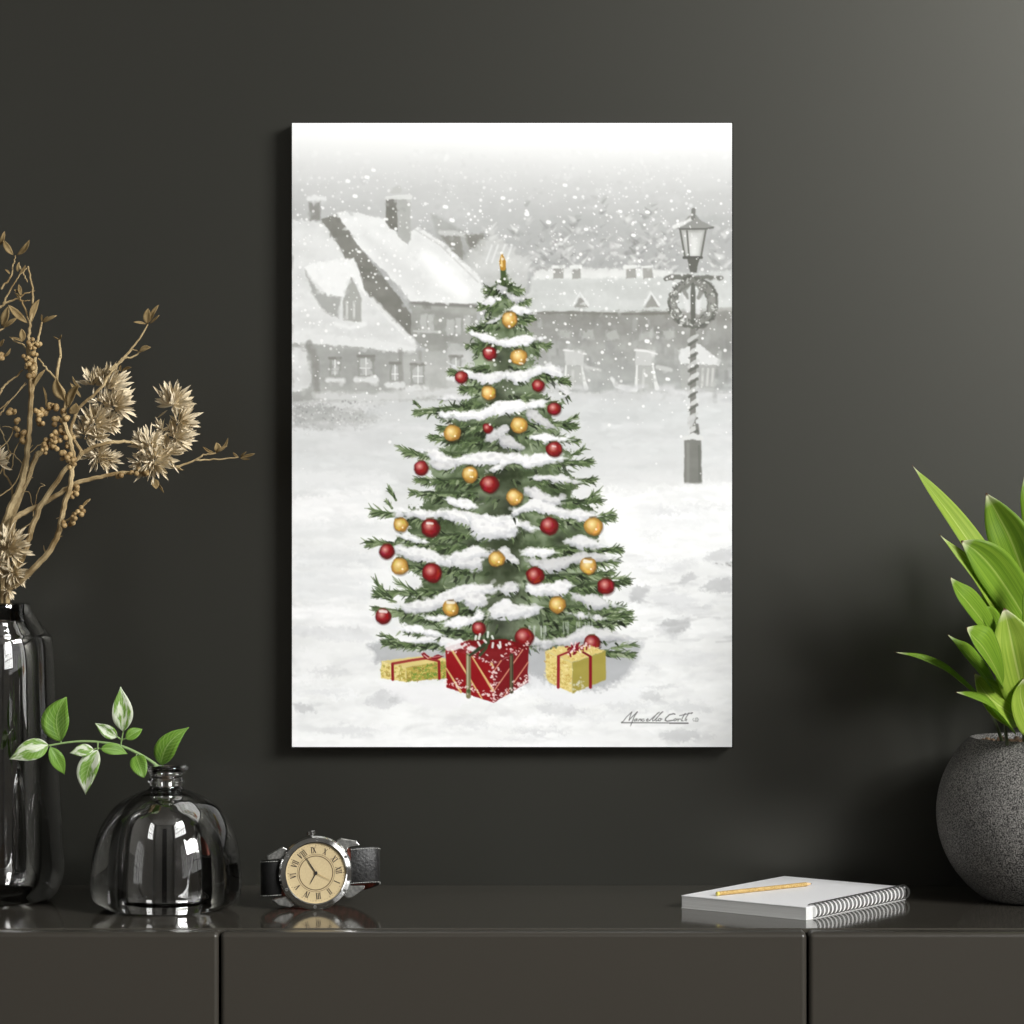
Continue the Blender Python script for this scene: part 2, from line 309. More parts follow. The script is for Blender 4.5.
    # golden finial
    P.stroke([(503, 268), (503.5, 282)], 2.6, (70, 86, 52), 1, .8)
    P.stroke([(502, 254), (502.5, 262), (503, 268)], [.9, 3.4, 2.8], (178, 132, 52), 1, .6)
    P.stroke([(501.5, 256), (501.8, 266)], [.5, 1.2], (240, 212, 140), .9, .6)
    P.dot(501.5, 253, 1.5, (245, 245, 242), .9)
    # snow lying on the boughs: (spine, half width, whiteness)
    SN = (([(483, 303), (491, 301), (500, 297), (502, 289)], 3.2, 240), ([(499, 287), (502, 292), (505, 290)], 3, 196), ([(508, 295), (516, 299), (526, 298)], 3.2, 206), ([(506, 311), (515, 308), (527, 311), (534, 313)], 3.4, 238),
          ([(486, 323), (496, 320), (503, 316)], 2.4, 222), ([(472, 333), (484, 336), (498, 341), (512, 342), (526, 339), (540, 338)], 4.6, 244), ([(454, 366), (468, 373), (484, 378), (498, 376), (507, 373)], 4.2, 232), ([(509, 374), (522, 376), (536, 370), (550, 368), (560, 374)], 5.4, 236),
          ([(560, 388), (568, 392), (562, 396)], 3, 228), ([(438, 398), (455, 398), (470, 397)], 2.2, 230), ([(442, 413), (458, 415), (474, 415), (490, 410), (506, 406), (524, 405), (543, 402)], 6.0, 246), ([(526, 410), (538, 418), (552, 426)], 4.6, 204),
          ([(489, 439), (497, 434), (506, 428)], 5, 208), ([(500, 438), (510, 442), (522, 447)], 5.4, 206), ([(531, 436), (545, 437), (566, 439)], 3.6, 246), ([(422, 450), (436, 455), (450, 461), (466, 459), (482, 458), (498, 458), (512, 456)], 5.6, 238),
          ([(430, 462), (446, 466), (456, 462)], 4, 218), ([(487, 471), (497, 467), (510, 461)], 3.6, 240), ([(500, 463), (516, 458), (532, 460), (548, 458), (562, 458)], 6, 242), ([(536, 477), (554, 477), (576, 481)], 3, 228), ([(526, 489), (538, 494), (550, 500), (562, 499)], 6, 222),
          ([(448, 500), (460, 503), (478, 507)], 4, 244), ([(398, 512), (412, 512), (428, 514), (446, 512), (462, 516), (478, 520), (494, 521), (510, 520), (534, 527)], 6.4, 240), ([(470, 518), (484, 528), (500, 529), (516, 527)], 8.5, 238), ([(514, 512), (530, 505), (546, 507), (562, 512), (580, 515), (596, 516)], 5.4, 234),
          ([(398, 534), (412, 538), (424, 541)], 3.6, 244), ([(396, 548), (408, 551), (422, 553), (436, 558), (448, 560), (462, 556), (478, 552), (498, 553)], 6.6, 236), ([(454, 560), (470, 563), (484, 560)], 5.5, 226), ([(568, 541), (580, 541), (600, 545)], 5.2, 226), ([(522, 553), (536, 551), (552, 552)], 4.4, 244),
          ([(502, 551), (509, 556), (518, 561)], 4.5, 226), ([(526, 560), (542, 564), (558, 564), (574, 558), (590, 556), (614, 560)], 5.2, 206), ([(398, 606), (414, 606), (430, 603), (446, 597), (462, 592), (480, 588), (500, 586)], 7.4, 236), ([(462, 600), (474, 598), (486, 600)], 7, 232), ([(500, 588), (510, 587), (518, 585)], 5, 222),
          ([(528, 585), (542, 589), (556, 587), (570, 586)], 6.6, 238), ([(574, 594), (590, 600), (614, 605)], 5, 216), ([(488, 614), (502, 608), (518, 610), (536, 608)], 7.6, 234), ([(424, 616), (436, 618), (446, 617)], 3, 246), ([(446, 623), (460, 622), (474, 618), (484, 614)], 4.6, 244), ([(570, 613), (590, 617), (606, 618)], 2.2, 224),
          ([(416, 641), (432, 638), (448, 641), (468, 645)], 5, 238), ([(530, 640), (548, 642), (566, 640), (584, 634), (604, 634), (628, 638)], 6.2, 214), ([(400, 628), (420, 630), (440, 634)], 3, 248))
    for pts, w, v in SN:
        pts = smooth(pts, 4); off = np.array([0, w*.42]); n = len(pts)
        tn = np.linspace(0, 1, n); prof = np.clip(np.minimum(tn, 1-tn)*5, .22, 1)*(.92+.28*np.sin(tn*9+pts[0, 0]))
        P.stroke(pts+off*1.9, prof*w*.75, (70, 78, 62), .45, 1.6, 2.4)
        P.stroke(pts+off, prof*w*.9, (v-54, v-51, v-46), .9, 1.1, 2.4, 10)
        P.stroke(pts+off*.4, prof*w, (v-24, v-23, v-20), .9, 1.2, 2.4, 10)
        P.stroke(pts-off*.35, prof*w*.7, (v+8, v+8, v+7), .95, 1.5, 2.2)
        if abs(pts[0, 0]-503) > 28: P.stroke([pts[0], pts[0]+(pts[0]-pts[2])*.9], [w*.3, .2], (v-12, v-10, v-8), .8, .8, .6)
        if abs(pts[-1, 0]-503) > 28: P.stroke([pts[-1], pts[-1]+(pts[-1]-pts[-3])*.9], [w*.3, .2], (v-12, v-10, v-8), .8, .8, .6)
        for _ in range(int(n*2.2)):
            i = rs.randint(n); x, y = pts[i]+np.array([U(-2, 2), U(-.8, 1.0)*w]); c = v+U(-30, 14)
            P.stroke([(x, y), (x+U(-4, 4), y+U(-1.5, 1.5))], U(.5, w*.3), (c, c, c+1), .5, .9, .6)
        for _ in range(int(n*.8)):   # needles poking out under the snow
            i = rs.randint(n); x, y = pts[i]+np.array([0, w*1.2]); sg = 1 if x > 503 else -1
            needle(x, y, np.pi/2-sg*U(.3, 1.3), U(3, 7), U(.5, 1.1), rs.randint(0, 5), .8)
    for x0, x1, y in ((528, 546, 626), (560, 592, 622)):
        for _ in range(10): x = U(x0, x1); P.stroke([(x, y), (x+U(-1, 1), y+U(6, 14))], .5, (200, 206, 200), .6, .6)
    # --- baubles
    def bauble(x, y, r, gold, ry=None):
        dk, md, lt = ((156, 112, 50), (214, 172, 88), (252, 236, 178)) if gold else ((92, 24, 24), (142, 32, 34), (232, 176, 164))
        P.dot(x+.5, y+.8, r+.6, (60, 50, 30) if gold else (60, 22, 20), .55, 1.2)
        P.stroke([(x-.3, y), (x+.3, y+.2)], r, dk, 1, .7, .9)
        P.stroke([(x-.08*r, y-.1*r)], r*.8, md, .95, r*.2, 1.1, 14)
        for _ in range(8):
            an = U(0, 6.28); rr = r*U(.3, .8); cc = [c+U(-18, 26) for c in md]
            P.stroke([(x+np.cos(an)*rr, y+np.sin(an)*rr), (x+np.cos(an+.8)*rr, y+np.sin(an+.8)*rr)], r*.12, cc, .6, .7)
        P.dot(x-.2*r, y-.22*r, r*.36, lt, .85, r*.3)
        if gold: P.dot(x+.3*r, y+.35*r, r*.12, (255, 246, 214), .9, .5)
        P.stroke([(x-r*.4, y-r), (x+r*.3, y-r*1.08)], .8, (90, 70, 40), .6, .6)
    for x, y, r in ((489.5, 353, 7), (461, 377, 6), (538.5, 385.5, 6), (554, 408.5, 6.5), (487.5, 428, 4.5), (554.5, 449, 7.5), (421, 467.5, 7), (489.5, 484, 8.8), (549, 525.5, 8.8), (430.5, 527.5, 9.2), (386.5, 551, 7.4), (432, 572.5, 9.3), (535, 575.5, 8.4), (606, 586, 8.2), (383, 616, 7.4), (479, 628, 6.6), (524, 637, 9), (592, 643, 8)):
        bauble(x, y, r, False)
    for x, y, r in ((509.5, 319.5, 7.8), (519, 357, 7.8), (488.5, 393, 7.3), (452.5, 433, 8.3), (519, 425, 7.8), (470, 474, 7.8), (514.5, 497, 8), (400.5, 525, 6.8), (593.5, 526, 8.8), (400, 566, 8.2), (496.5, 559, 7.8), (557.5, 605, 8), (451, 608, 7.6), (588.5, 566, 8)):
        bauble(x, y, r, True)
    for x, y, w in ((489, 350, 2.2), (521, 363, 1.6), (430, 523, 2.6), (588, 561, 3), (451, 602, 3), (383, 611, 3), (471, 470, 1.5), (554, 446, 1.5)): P.stroke([(x-w, y), (x+w, y+.5)], w*.45, (244, 242, 236), .85, .7, .6)
    # --- presents
    GOLD = (214, 196, 116)
    def pattern(x0, x1, ya, yb, cols, n, clip):
        for _ in range(n):
            x, y = U(x0, x1), U(ya, yb)
            if not clip(x, y): continue
            an = U(0, 6.28); c = cols[rs.randint(len(cols))]
            P.stroke([(x, y), (x+np.cos(an)*1.6, y+np.sin(an)*1.2), (x+np.cos(an+1)*2.2, y+np.sin(an+1)*2)], .4, c, .75, .45)
    P.poly([(381, 661), (420, 656), (446, 658), (446, 662), (406, 667)], (222, 204, 132), 1, .6, .5, 8)
    P.poly([(381, 661), (406, 667), (406, 681.6), (381, 678)], (226, 208, 130), 1, .6, .5, 6)
    P.poly([(406, 667), (446, 661), (446, 678), (406, 681.6)], (186, 168, 84), 1, .6, .5, 6)
    pattern(382, 405, 662, 680, ((176, 146, 70), (240, 228, 170), (160, 150, 60)), 110, lambda x, y: y > 661.5+(x-381)*.22 and y < 677+(x-381)*.14)
    pattern(407, 445, 662, 680, ((96, 140, 50), (120, 152, 60), (150, 128, 60), (220, 200, 120)), 210, lambda x, y: y > 667.5-(x-406)*.15 and y < 681-(x-406)*.09)
    P.stroke([(392.5, 664), (392.8, 679.3)], 1.4, (140, 26, 34), 1, .5)
    P.stroke([(392.5, 663.5), (412, 660), (426, 658)], 1.3, (150, 40, 44), .9, .5)
    P.stroke([(439, 662), (439.3, 678.4)], 1.3, (140, 26, 34), 1, .5)
    P.stroke([(439, 661), (425, 658)], 1.1, (140, 30, 36), .9, .5)
    for pts in ([(426, 659), (421, 654), (424, 652), (430, 657)], [(430, 658), (437, 654), (444, 656), (437, 660)]): P.poly(pts, (134, 22, 32), 1, .6, .4)
    P.stroke([(424, 655), (428, 658)], .5, (240, 220, 210), .8); P.stroke([(433, 657), (440, 656)], .4, (230, 190, 180), .7)
    # red striped present
    P.poly([(446, 647), (470, 640), (505, 639), (528.5, 646.5), (494, 664)], (120, 22, 26), 1, .7, .8, 10)
    Lf = [(446, 646.5), (494, 664), (493.5, 702.5), (446, 687)]; Rf = [(494, 664), (528.7, 646.5), (528, 682), (493.5, 702.5)]
    P.poly(Lf, (142, 20, 26), 1, .6, .4, 4); P.poly(Rf, (120, 22, 28), 1, .6, .4, 4)
    def clipseg(a, b, pol):   # keep the run of a stripe that lies on the face
        p = np.array(pol); out = []
        for t in np.linspace(0, 1, 40):
            x = a[0]+(b[0]-a[0])*t; y = a[1]+(b[1]-a[1])*t; ins = False
            for q in range(4):
                x1, y1 = p[q]; x2, y2 = p[(q+1) % 4]
                if (y1 > y) != (y2 > y) and x < (x2-x1)*(y-y1)/(y2-y1)+x1: ins = not ins
            if ins: out.append((x, y))
        return out
    for i, off in enumerate((-34, -17, 0, 16, 31)):
        s_ = clipseg((446+off, 640), (486+off, 705), Lf)
        if len(s_) > 2: P.stroke([s_[0], s_[-1]], [.7, 1.3] if i % 2 else [1.2, .7], (222, 186, 120), .95, .5)
    for off in (-36, -22, -8, 6, 20, 34):
        s_ = clipseg((478+off, 705), (520+off, 645), Rf)
        if len(s_) > 2: P.stroke([s_[0], s_[-1]], .5, (226, 160, 130), .95, .45)
    P.stroke([(468.5, 655), (468.5, 696)], 2.4, (126, 120, 86), 1, .6); P.stroke([(467.6, 656), (467.6, 694)], .8, (196, 190, 160), .8, .5); P.dot(468.5, 691, 2, (60, 84, 40), .8, .7)
    P.stroke([(511.5, 655), (511.5, 691.5)], 1.9, (70, 66, 48), 1, .5); P.stroke([(511, 656), (511, 690)], .5, (140, 130, 96), .7, .4)
    for _ in range(190):   # snow dust on the present
        f = rs.randint(4)
        if f == 0: x = U(446, 493); y = 684+(x-446)*.33-abs(rs.normal(0, 4))
        elif f == 1: x = U(494, 528); y = 701-(x-494)*.58-abs(rs.normal(0, 3))
        elif f == 2: x = U(446, 528); y = (648+(x-446)*.32 if x < 494 else 663-(x-494)*.5)+rs.normal(-2, 2.2)
        else: x = 493.5+rs.normal(0, 2.5); y = U(664, 702)
        P.stroke([(x, y), (x+U(-1.5, 1.5), y+U(-1, 1))], U(.3, .9), (242, 226, 222), .8, .5)
    P.stroke([(448, 648), (462, 645), (474, 650)], 3, (240, 238, 238), .9, 1, 1.2)
    P.stroke([(470, 655), (480, 648), (488, 642), (486, 634)], [1.2, 2.4, 1.6], (50, 62, 40), 1, .7); P.stroke([(480, 655), (486, 648), (489, 636)], 1.4, (60, 72, 46), 1, .6)
    for x, y in ((476, 636), (480, 634), (484, 640), (478, 642), (493, 643), (498, 645), (488, 632), (492, 636), (500, 642)): P.stroke([(x, y), (x+U(-2, 2), y+U(2, 5))], 1.1, (236, 240, 234), .9, .6)
    for cx, cy in ((466, 646), (508, 645), (512, 650)):
        for _ in range(12): P.dot(cx+rs.normal(0, 3), cy+rs.normal(0, 2.4), U(.7, 1.6), (150, 40, 44) if U(0, 1) < .6 else (238, 220, 216), .85, .5)
    # gold present on the right
    P.poly([(545, 651), (560, 646.5), (590, 645.5), (606, 651), (572, 662.5)], (224, 204, 130), 1, .8, .8, 8)
    P.poly([(545, 651), (572, 662.5), (572.5, 693), (547, 681), (545.5, 670)], (226, 206, 130), 1, .7, .7, 6)
    P.poly([(572, 662.5), (606, 651), (606, 679.5), (572.5, 693)], (164, 152, 72), 1, .7, .5, 4)
    pattern(546, 571, 652, 692, ((196, 160, 84), (242, 228, 170), (200, 176, 96)), 170, lambda x, y: y > 652+(x-545)*.43 and y < 680+(x-547)*.45)
    pattern(550, 600, 647, 660, ((196, 160, 84), (242, 228, 170)), 60, lambda x, y: y < 660-abs(x-572)*.34)
    P.stroke([(558.5, 657), (558.2, 687)], 1.5, (146, 34, 44), 1, .5); P.stroke([(590.5, 657), (590.5, 687)], 1.5, (134, 22, 34), 1, .5)
    P.stroke([(558, 656), (568, 652)], 1, (146, 34, 44), 1, .5); P.stroke([(590, 656), (583, 652)], 1, (120, 22, 34), 1, .5)
    for _ in range(60):
        an = U(0, 6.28); rr = abs(rs.normal(0, 6)); x = 576+np.cos(an)*rr*1.1; y = 648+np.sin(an)*rr*.55
        P.stroke([(x, y), (x+U(-2.5, 2.5), y+U(-2.5, 2.5))], U(.5, 1.2), (126, 14, 28) if U(0, 1) < .72 else (240, 220, 220), .9, .5)
    for _ in range(26): P.dot(580+rs.normal(0, 3), 684+rs.normal(0, 3.5), U(.3, 1.2), (214, 212, 196), .7, .6)
    # --- street lamp
    D = (104, 105, 99); M_ = (146, 147, 142); Lc = (226, 227, 225)
    P.stroke([(693, 330), (693, 440)], 3.0, (132, 133, 127), 1, .6, .3)
    for i in range(8):
        y = 336+i*13; P.stroke([(689, y+5), (693, y+2), (697.5, y-1)], [1.2, 2.4, 1.5], (220, 221, 219) if i % 2 else (206, 207, 205), .85, .7, .8)
        P.stroke([(689, y+9), (697, y+4)], 1.3, D, .8, .7, .6)
    P.poly([(684.5, 440), (701, 440), (702, 484), (684, 484)], (128, 129, 123), 1, .8, .5, 5)
    P.stroke([(688, 444), (688, 480)], 1.6, (150, 151, 146), .6, .8); P.stroke([(699, 446), (699.5, 480)], 1, (108, 109, 103), .6, .7)
    P.stroke([(684, 438.5), (693, 436), (701.5, 438)], [2.2, 3.4, 2.2], (222, 223, 221), 1, .8, .6)
    P.stroke([(690, 424), (693, 418)], 3.2, (206, 207, 206), .9, .9, .8); P.stroke([(697, 425), (698, 433)], 1.6, D, .8, .8)
    P.stroke([(682, 485), (704, 485)], 2.2, (236, 237, 237), .8, 1.4, 1)
    P.stroke([(666, 279), (676, 277), (693, 279), (708, 277), (722, 278)], [1.8, 2.6, 3.6, 2.6, 2.2], (122, 123, 117), 1, .9, 1.3)
    th = np.linspace(0, 2*np.pi, 40)
    for rr, ww, cc in ((1, 5.0, D), (.96, 2.6, (138, 139, 133))):
        P.stroke([(693+20.0*rr*np.cos(t), 303+21.5*rr*np.sin(t)) for t in th], ww, cc, .95, 1.0, 1.6, 10)
    for _ in range(130):
        t = U(0, 6.28); q = U(-4.5, 4.5); x = 693+(20+q)*np.cos(t); y = 303+(21.5+q)*np.sin(t); v = rs.choice([98, 120, 150, 200, 240])
        P.stroke([(x, y), (x+U(-2.5, 2.5), y+U(-2.5, 2.5))], U(.4, 1.0), (v, v+1, v-3), .75, .6)
    P.stroke([(693, 284), (693, 322)], 2.4, D, .95, .8, .4)
    P.stroke([(684, 292), (688, 310)], 2.2, (222, 223, 222), .8, 1, .8); P.stroke([(699, 294), (698, 312)], 2, (224, 225, 224), .8, 1, .8)
    for x in (-9, 9): P.stroke([(693, 280), (693+x, 290), (693+x*.6, 298)], [2, 2.5, 1.2], (128, 129, 123), .8, .9, .8)
    for x, y in ((667, 279), (672, 277), (682, 275), (715, 277), (721, 278), (693, 276)): P.dot(x, y, 1.1, (238, 239, 238), .8, .6)
    P.poly([(686.5, 257), (700, 257), (698, 263), (696.5, 272), (690, 272), (688, 263)], D, 1, .7, .6)
    P.poly([(679.5, 229), (706.5, 229), (701.5, 258), (684.5, 258)], (176, 177, 173), 1, .7, .3)
    P.poly([(683, 232), (703, 232), (698.5, 256), (687, 256)], (204, 205, 202), .9, 1.3, .6); P.stroke([(694, 240), (694, 252)], 3.6, (228, 229, 226), .8, 2.4)
    for a_, b_ in (((680, 229), (685, 257)), ((706, 229), (701, 257)), ((687, 231), (689, 256))): P.stroke([a_, b_], .9, D, .85, .6)
    P.stroke([(684, 257.5), (701.5, 257.5)], 1.4, (98, 99, 94), 1, .6)
    P.poly([(672.5, 228), (684, 221), (690, 215), (696, 215), (702, 221), (714.5, 227), (706, 229.5), (680, 229.5)], (150, 151, 147), 1, .8, .6)
    P.stroke([(674, 227), (684, 223), (691, 219)], 1.9, (232, 233, 231), .9, .9, .6); P.stroke([(680, 229), (706, 228.8), (713, 227.5)], .9, (110, 111, 106), .9, .6)
    P.stroke([(693, 218), (693.5, 210)], 2.1, (128, 129, 124), 1, .7); P.dot(690.8, 205.5, 2.0, (226, 227, 226), .8, 1)
    # --- falling snow
    for _ in range(1500):
        x = U(292, 732); y = 165+abs(rs.normal(0, 1))*150
        if y > 600: continue
        onb = (y > 425)
        if onb and U(0, 1) < .75: continue
        r = U(.3, .85) if U(0, 1) < .72 else U(.9, 1.7)
        P.dot(x, y, r, (250, 250, 249), U(.55, .95)*min(1, max(.15, (y-150)/60)), .5)
    for x, y in ((367, 177), (373.5, 170), (348, 181), (355, 196), (386, 219), (445.5, 206.5), (452, 220), (503, 198), (575, 197), (565, 185), (620, 211), (633.5, 235), (647.5, 212), (689, 191), (548.5, 222), (586, 229), (527, 214), (499, 299), (359, 251.5), (453, 244), (415, 335), (568, 342), (653, 372), (453.5, 255), (499, 281), (647, 341), (387, 278), (668, 379)):
        P.stroke([(x-.8, y), (x+.8, y+.3)], U(1.2, 2.0), (250, 251, 250), .95, .6, .4)
    # --- signature
    ink = (48, 48, 46); S = lambda pts, w=.34: P.stroke([(610+a*.127, 700+b*.127) for a, b in pts], w, ink, .8, .4)
    S([(92, 172), (104, 166), (130, 132), (172, 92)]); S([(172, 92), (158, 128), (150, 158)]); S([(150, 158), (176, 128), (215, 92)]); S([(215, 92), (190, 130), (160, 205)], .4)
    S([(206, 146), (192, 154), (190, 164), (202, 162), (214, 146), (212, 163)]); S([(224, 163), (230, 148), (226, 156), (242, 148)]); S([(268, 148), (254, 150), (248, 160), (258, 165), (272, 160)])
    S([(244, 150), (242, 163)]); S([(286, 158), (302, 150), (298, 146), (286, 154), (290, 165), (312, 160)]); S([(312, 160), (350, 125), (388, 95), (372, 104), (335, 150), (336, 164), (350, 158)]); S([(350, 158), (390, 115), (416, 90), (400, 100), (362, 150), (362, 164), (376, 160)])
    S([(392, 144), (380, 150), (380, 161), (394, 162), (402, 152), (394, 144), (410, 148)])
    S([(512, 110), (500, 106), (468, 114), (440, 140), (434, 158), (450, 165), (496, 158)], .5); S([(512, 146), (502, 154), (506, 162), (520, 160), (524, 150), (512, 146), (534, 150)]); S([(534, 163), (540, 148), (556, 148)])
    S([(592, 104), (572, 135), (562, 162), (576, 162)]); S([(622, 100), (596, 140), (590, 160)]); S([(548, 122), (590, 112), (650, 98)]); S([(604, 148), (600, 162)]); S([(648, 98), (640, 106)])
    S([(90, 177), (300, 177), (470, 179), (615, 180)], .45); S([(470, 182), (615, 182)], .4)
    ink = (150, 151, 150); S([(658, 142), (652, 152), (658, 164), (668, 162)], .35); S([(672, 142), (672, 166), (690, 166), (696, 150), (686, 138), (676, 142)], .4); S([(684, 148), (684, 160)], .3)
    P.stroke([(610+60*.127+8, 726), (640, 728.5), (665, 727.5)], 1.8, (252, 252, 252), .7, 1.2)
    return P
F = 2900.0; CAMY = -2.32; CAMZ = 1.0484; TOPZ = 0.75
def P(px, py, y):
    "world point seen at a picture position when it lies y metres from the wall plane (wall = 0)"
    d = y-CAMY
    return Vector(((px-512)*d/F, y, CAMZ-(py-512)*d/F))
def on_top(px, py, z=TOPZ):
    d = F*(CAMZ-z)/(py-512)
    return Vector(((px-512)*d/F, d+CAMY, z))
def mm(y): return (y-CAMY)/F          # metres per picture unit at depth y

# ------------------------------------------------------------------ helpers
def link(name, me, mat=None, parent=None, smooth=True):
    o = bpy.data.objects.new(name, me); C.objects.link(o)
    if mat is not None:
        for m in (mat if isinstance(mat, (list, tuple)) else [mat]): me.materials.append(m)
    if smooth: me.polygons.foreach_set('use_smooth', [True]*len(me.polygons))
    if parent is not None: o.parent = parent
    return o
def empty(name, loc=(0, 0, 0)):
    o = bpy.data.objects.new(name, None); C.objects.link(o); o.location = loc; o.empty_display_size = .02
    return o
def tag(o, label=None, cat=None, group=None, kind=None):
    if label: o['label'] = label
    if cat: o['category'] = cat
    if group: o['group'] = group
    if kind: o['kind'] = kind
    return o
class MB:
    "mesh builder"
    def __init__(s, origin=(0, 0, 0)): s.v = []; s.f = []; s.mi = []; s.o = Vector(origin)
    def add(s, vs, fs, mi=0):
        b = len(s.v); s.v += [tuple(Vector(v)-s.o) for v in vs]; s.f += [tuple(i+b for i in f) for f in fs]; s.mi += [mi]*len(fs)
    def tube(s, pts, rad, n=8, cap=True, mi=0, flat=1.0):
        pts = [Vector(p) for p in pts]; m = len(pts)
        if not hasattr(rad, '__len__'): rad = [rad]*m
        elif len(rad) != m: rad = list(np.interp(np.linspace(0, 1, m), np.linspace(0, 1, len(rad)), rad))
        vs = []; fs = []; up = None
        for i, p in enumerate(pts):
            t = (pts[min(i+1, m-1)]-pts[max(i-1, 0)])
            t = t.normalized() if t.length > 1e-9 else Vector((0, 0, 1))
            if up is None:
                up = t.orthogonal().normalized()
            up = (up-t*up.dot(t)); up = up.normalized() if up.length > 1e-6 else t.orthogonal().normalized()
            b = t.cross(up)
            for k in range(n):
                a = 2*PI*k/n; vs.append(p+(up*math.cos(a)+b*math.sin(a)*flat)*rad[i])
        for i in range(m-1):
            for k in range(n):
                fs.append((i*n+k, i*n+(k+1) % n, (i+1)*n+(k+1) % n, (i+1)*n+k))
        if cap: fs.append(tuple(range(n-1, -1, -1))); fs.append(tuple(range((m-1)*n, m*n)))
        s.add(vs, fs, mi)
    def ball(s, c, r, n=10, m=7, mi=0, sq=(1, 1, 1)):
        c = Vector(c); vs = [c+Vector((0, 0, r*sq[2]))]; fs = []
        for i in range(1, m):
            th = PI*i/m
            for k in range(n):
                a = 2*PI*k/n; vs.append(c+Vector((math.sin(th)*math.cos(a)*sq[0], math.sin(th)*math.sin(a)*sq[1], math.cos(th)*sq[2]))*r)
        vs.append(c-Vector((0, 0, r*sq[2])))
        for k in range(n): fs.append((0, 1+k, 1+(k+1) % n)); fs.append((len(vs)-1, 1+(m-2)*n+(k+1) % n, 1+(m-2)*n+k))
        for i in range(m-2):
            for k in range(n): fs.append((1+i*n+k, 1+(i+1)*n+k, 1+(i+1)*n+(k+1) % n, 1+i*n+(k+1) % n))
        s.add(vs, fs, mi)
    def box(s, a, b, mi=0):
        x0, y0, z0 = a; x1, y1, z1 = b
        vs = [(x0, y0, z0), (x1, y0, z0), (x1, y1, z0), (x0, y1, z0), (x0, y0, z1), (x1, y0, z1), (x1, y1, z1), (x0, y1, z1)]
        s.add(vs, [(0, 3, 2, 1), (4, 5, 6, 7), (0, 1, 5, 4), (1, 2, 6, 5), (2, 3, 7, 6), (3, 0, 4, 7)], mi)
    def hexa(s, vs, mi=0):
        s.add(vs, [(0, 3, 2, 1), (4, 5, 6, 7), (0, 1, 5, 4), (1, 2, 6, 5), (2, 3, 7, 6), (3, 0, 4, 7)], mi)
    def lathe(s, prof, n=64, mi=0, close=False, c=(0, 0, 0)):
        c = Vector(c); vs = []; fs = []; idx = []
        for r, z in prof:
            if r < 1e-6: idx.append([len(vs)]*n); vs.append(c+Vector((0, 0, z)))
            else: idx.append(list(range(len(vs), len(vs)+n))); vs += [c+Vector((r*math.cos(2*PI*k/n), r*math.sin(2*PI*k/n), z)) for k in range(n)]
        m = len(prof)
        for i in range(m if close else m-1):
            A = idx[i]; B = idx[(i+1) % m]
            for k in range(n):
                q = [A[k], A[(k+1) % n], B[(k+1) % n], B[k]]; u = []
                for t in q:
                    if t not in u: u.append(t)
                if len(u) > 2: fs.append(tuple(u))
        s.add(vs, fs, mi)
    def prism(s, poly, y0, y1, mi=0, M=None):
        "poly in local XZ, extruded along local Y"
        n = len(poly); vs = [Vector((x, y0, z)) for x, z in poly]+[Vector((x, y1, z)) for x, z in poly]
        if M is not None: vs = [M @ v for v in vs]
        fs = [tuple(range(n)), tuple(range(2*n-1, n-1, -1))]+[(i, i+n, (i+1) % n+n, (i+1) % n) for i in range(n)]
        s.add(vs, fs, mi)
    def build(s, name, mat=None, parent=None, smooth=True, bevel=0, seg=2, fix=True, sub=0, ang=40):
        me = bpy.data.meshes.new(name); me.from_pydata(s.v, [], s.f); me.update()
        if fix:
            b = bmesh.new(); b.from_mesh(me); bmesh.ops.recalc_face_normals(b, faces=b.faces); b.to_mesh(me); b.free()
        o = link(name, me, mat, parent, smooth)
        if len(me.materials) > 1 and any(s.mi): me.polygons.foreach_set('material_index', s.mi)
        if bevel:
            m = o.modifiers.new('b', 'BEVEL'); m.width = bevel; m.segments = seg; m.limit_method = 'ANGLE'; m.angle_limit = math.radians(35); m.harden_normals = True
        if sub: m = o.modifiers.new('s', 'SUBSURF'); m.levels = m.render_levels = sub
        if smooth and not sub: me.set_sharp_from_angle(angle=math.radians(ang))
        return o
def spline(pts, n=5):
    p = [Vector(q) for q in pts]; q = [2*p[0]-p[1]]+p+[2*p[-1]-p[-2]]; out = []
    for i in range(1, len(q)-2):
        for k in range(n):
            t = k/n
            out.append(.5*((2*q[i])+(-q[i-1]+q[i+1])*t+(2*q[i-1]-5*q[i]+4*q[i+1]-q[i+2])*t*t+(-q[i-1]+3*q[i]-3*q[i+1]+q[i+2])*t**3))
    return out+[p[-1]]
def rprof(pts, n=5):
    "smooth radius/height profile"
    return [(max(0, v.x), v.y) for v in spline([Vector((a, b, 0)) for a, b in pts], n)]

# ------------------------------------------------------------------ materials
def srgb(c):
    f = lambda v: v/12.92 if v <= .04045 else ((v+.055)/1.055)**2.4
    return tuple(f(v/255) for v in c)+(1,)
def mat(name, col, rough=.5, metal=0, spec=.5, ior=1.5, trans=0, coat=0, sheen=0):
    m = bpy.data.materials.new(name); m.use_nodes = True; b = m.node_tree.nodes['Principled BSDF']
    b.inputs['Base Color'].default_value = srgb(col) if max(col) > 1.5 else tuple(col)+(1,)
    b.inputs['Roughness'].default_value = rough; b.inputs['Metallic'].default_value = metal
    b.inputs['Specular IOR Level'].default_value = spec; b.inputs['IOR'].default_value = ior
    b.inputs['Transmission Weight'].default_value = trans; b.inputs['Coat Weight'].default_value = coat
    return m
def N(m, t, **kw):
    n = m.node_tree.nodes.new(t)
    for k, v in kw.items():
        if k in n.inputs: n.inputs[k].default_value = v
        else: setattr(n, k, v)
    return n
def L(m, a, b): m.node_tree.links.new(a, b)
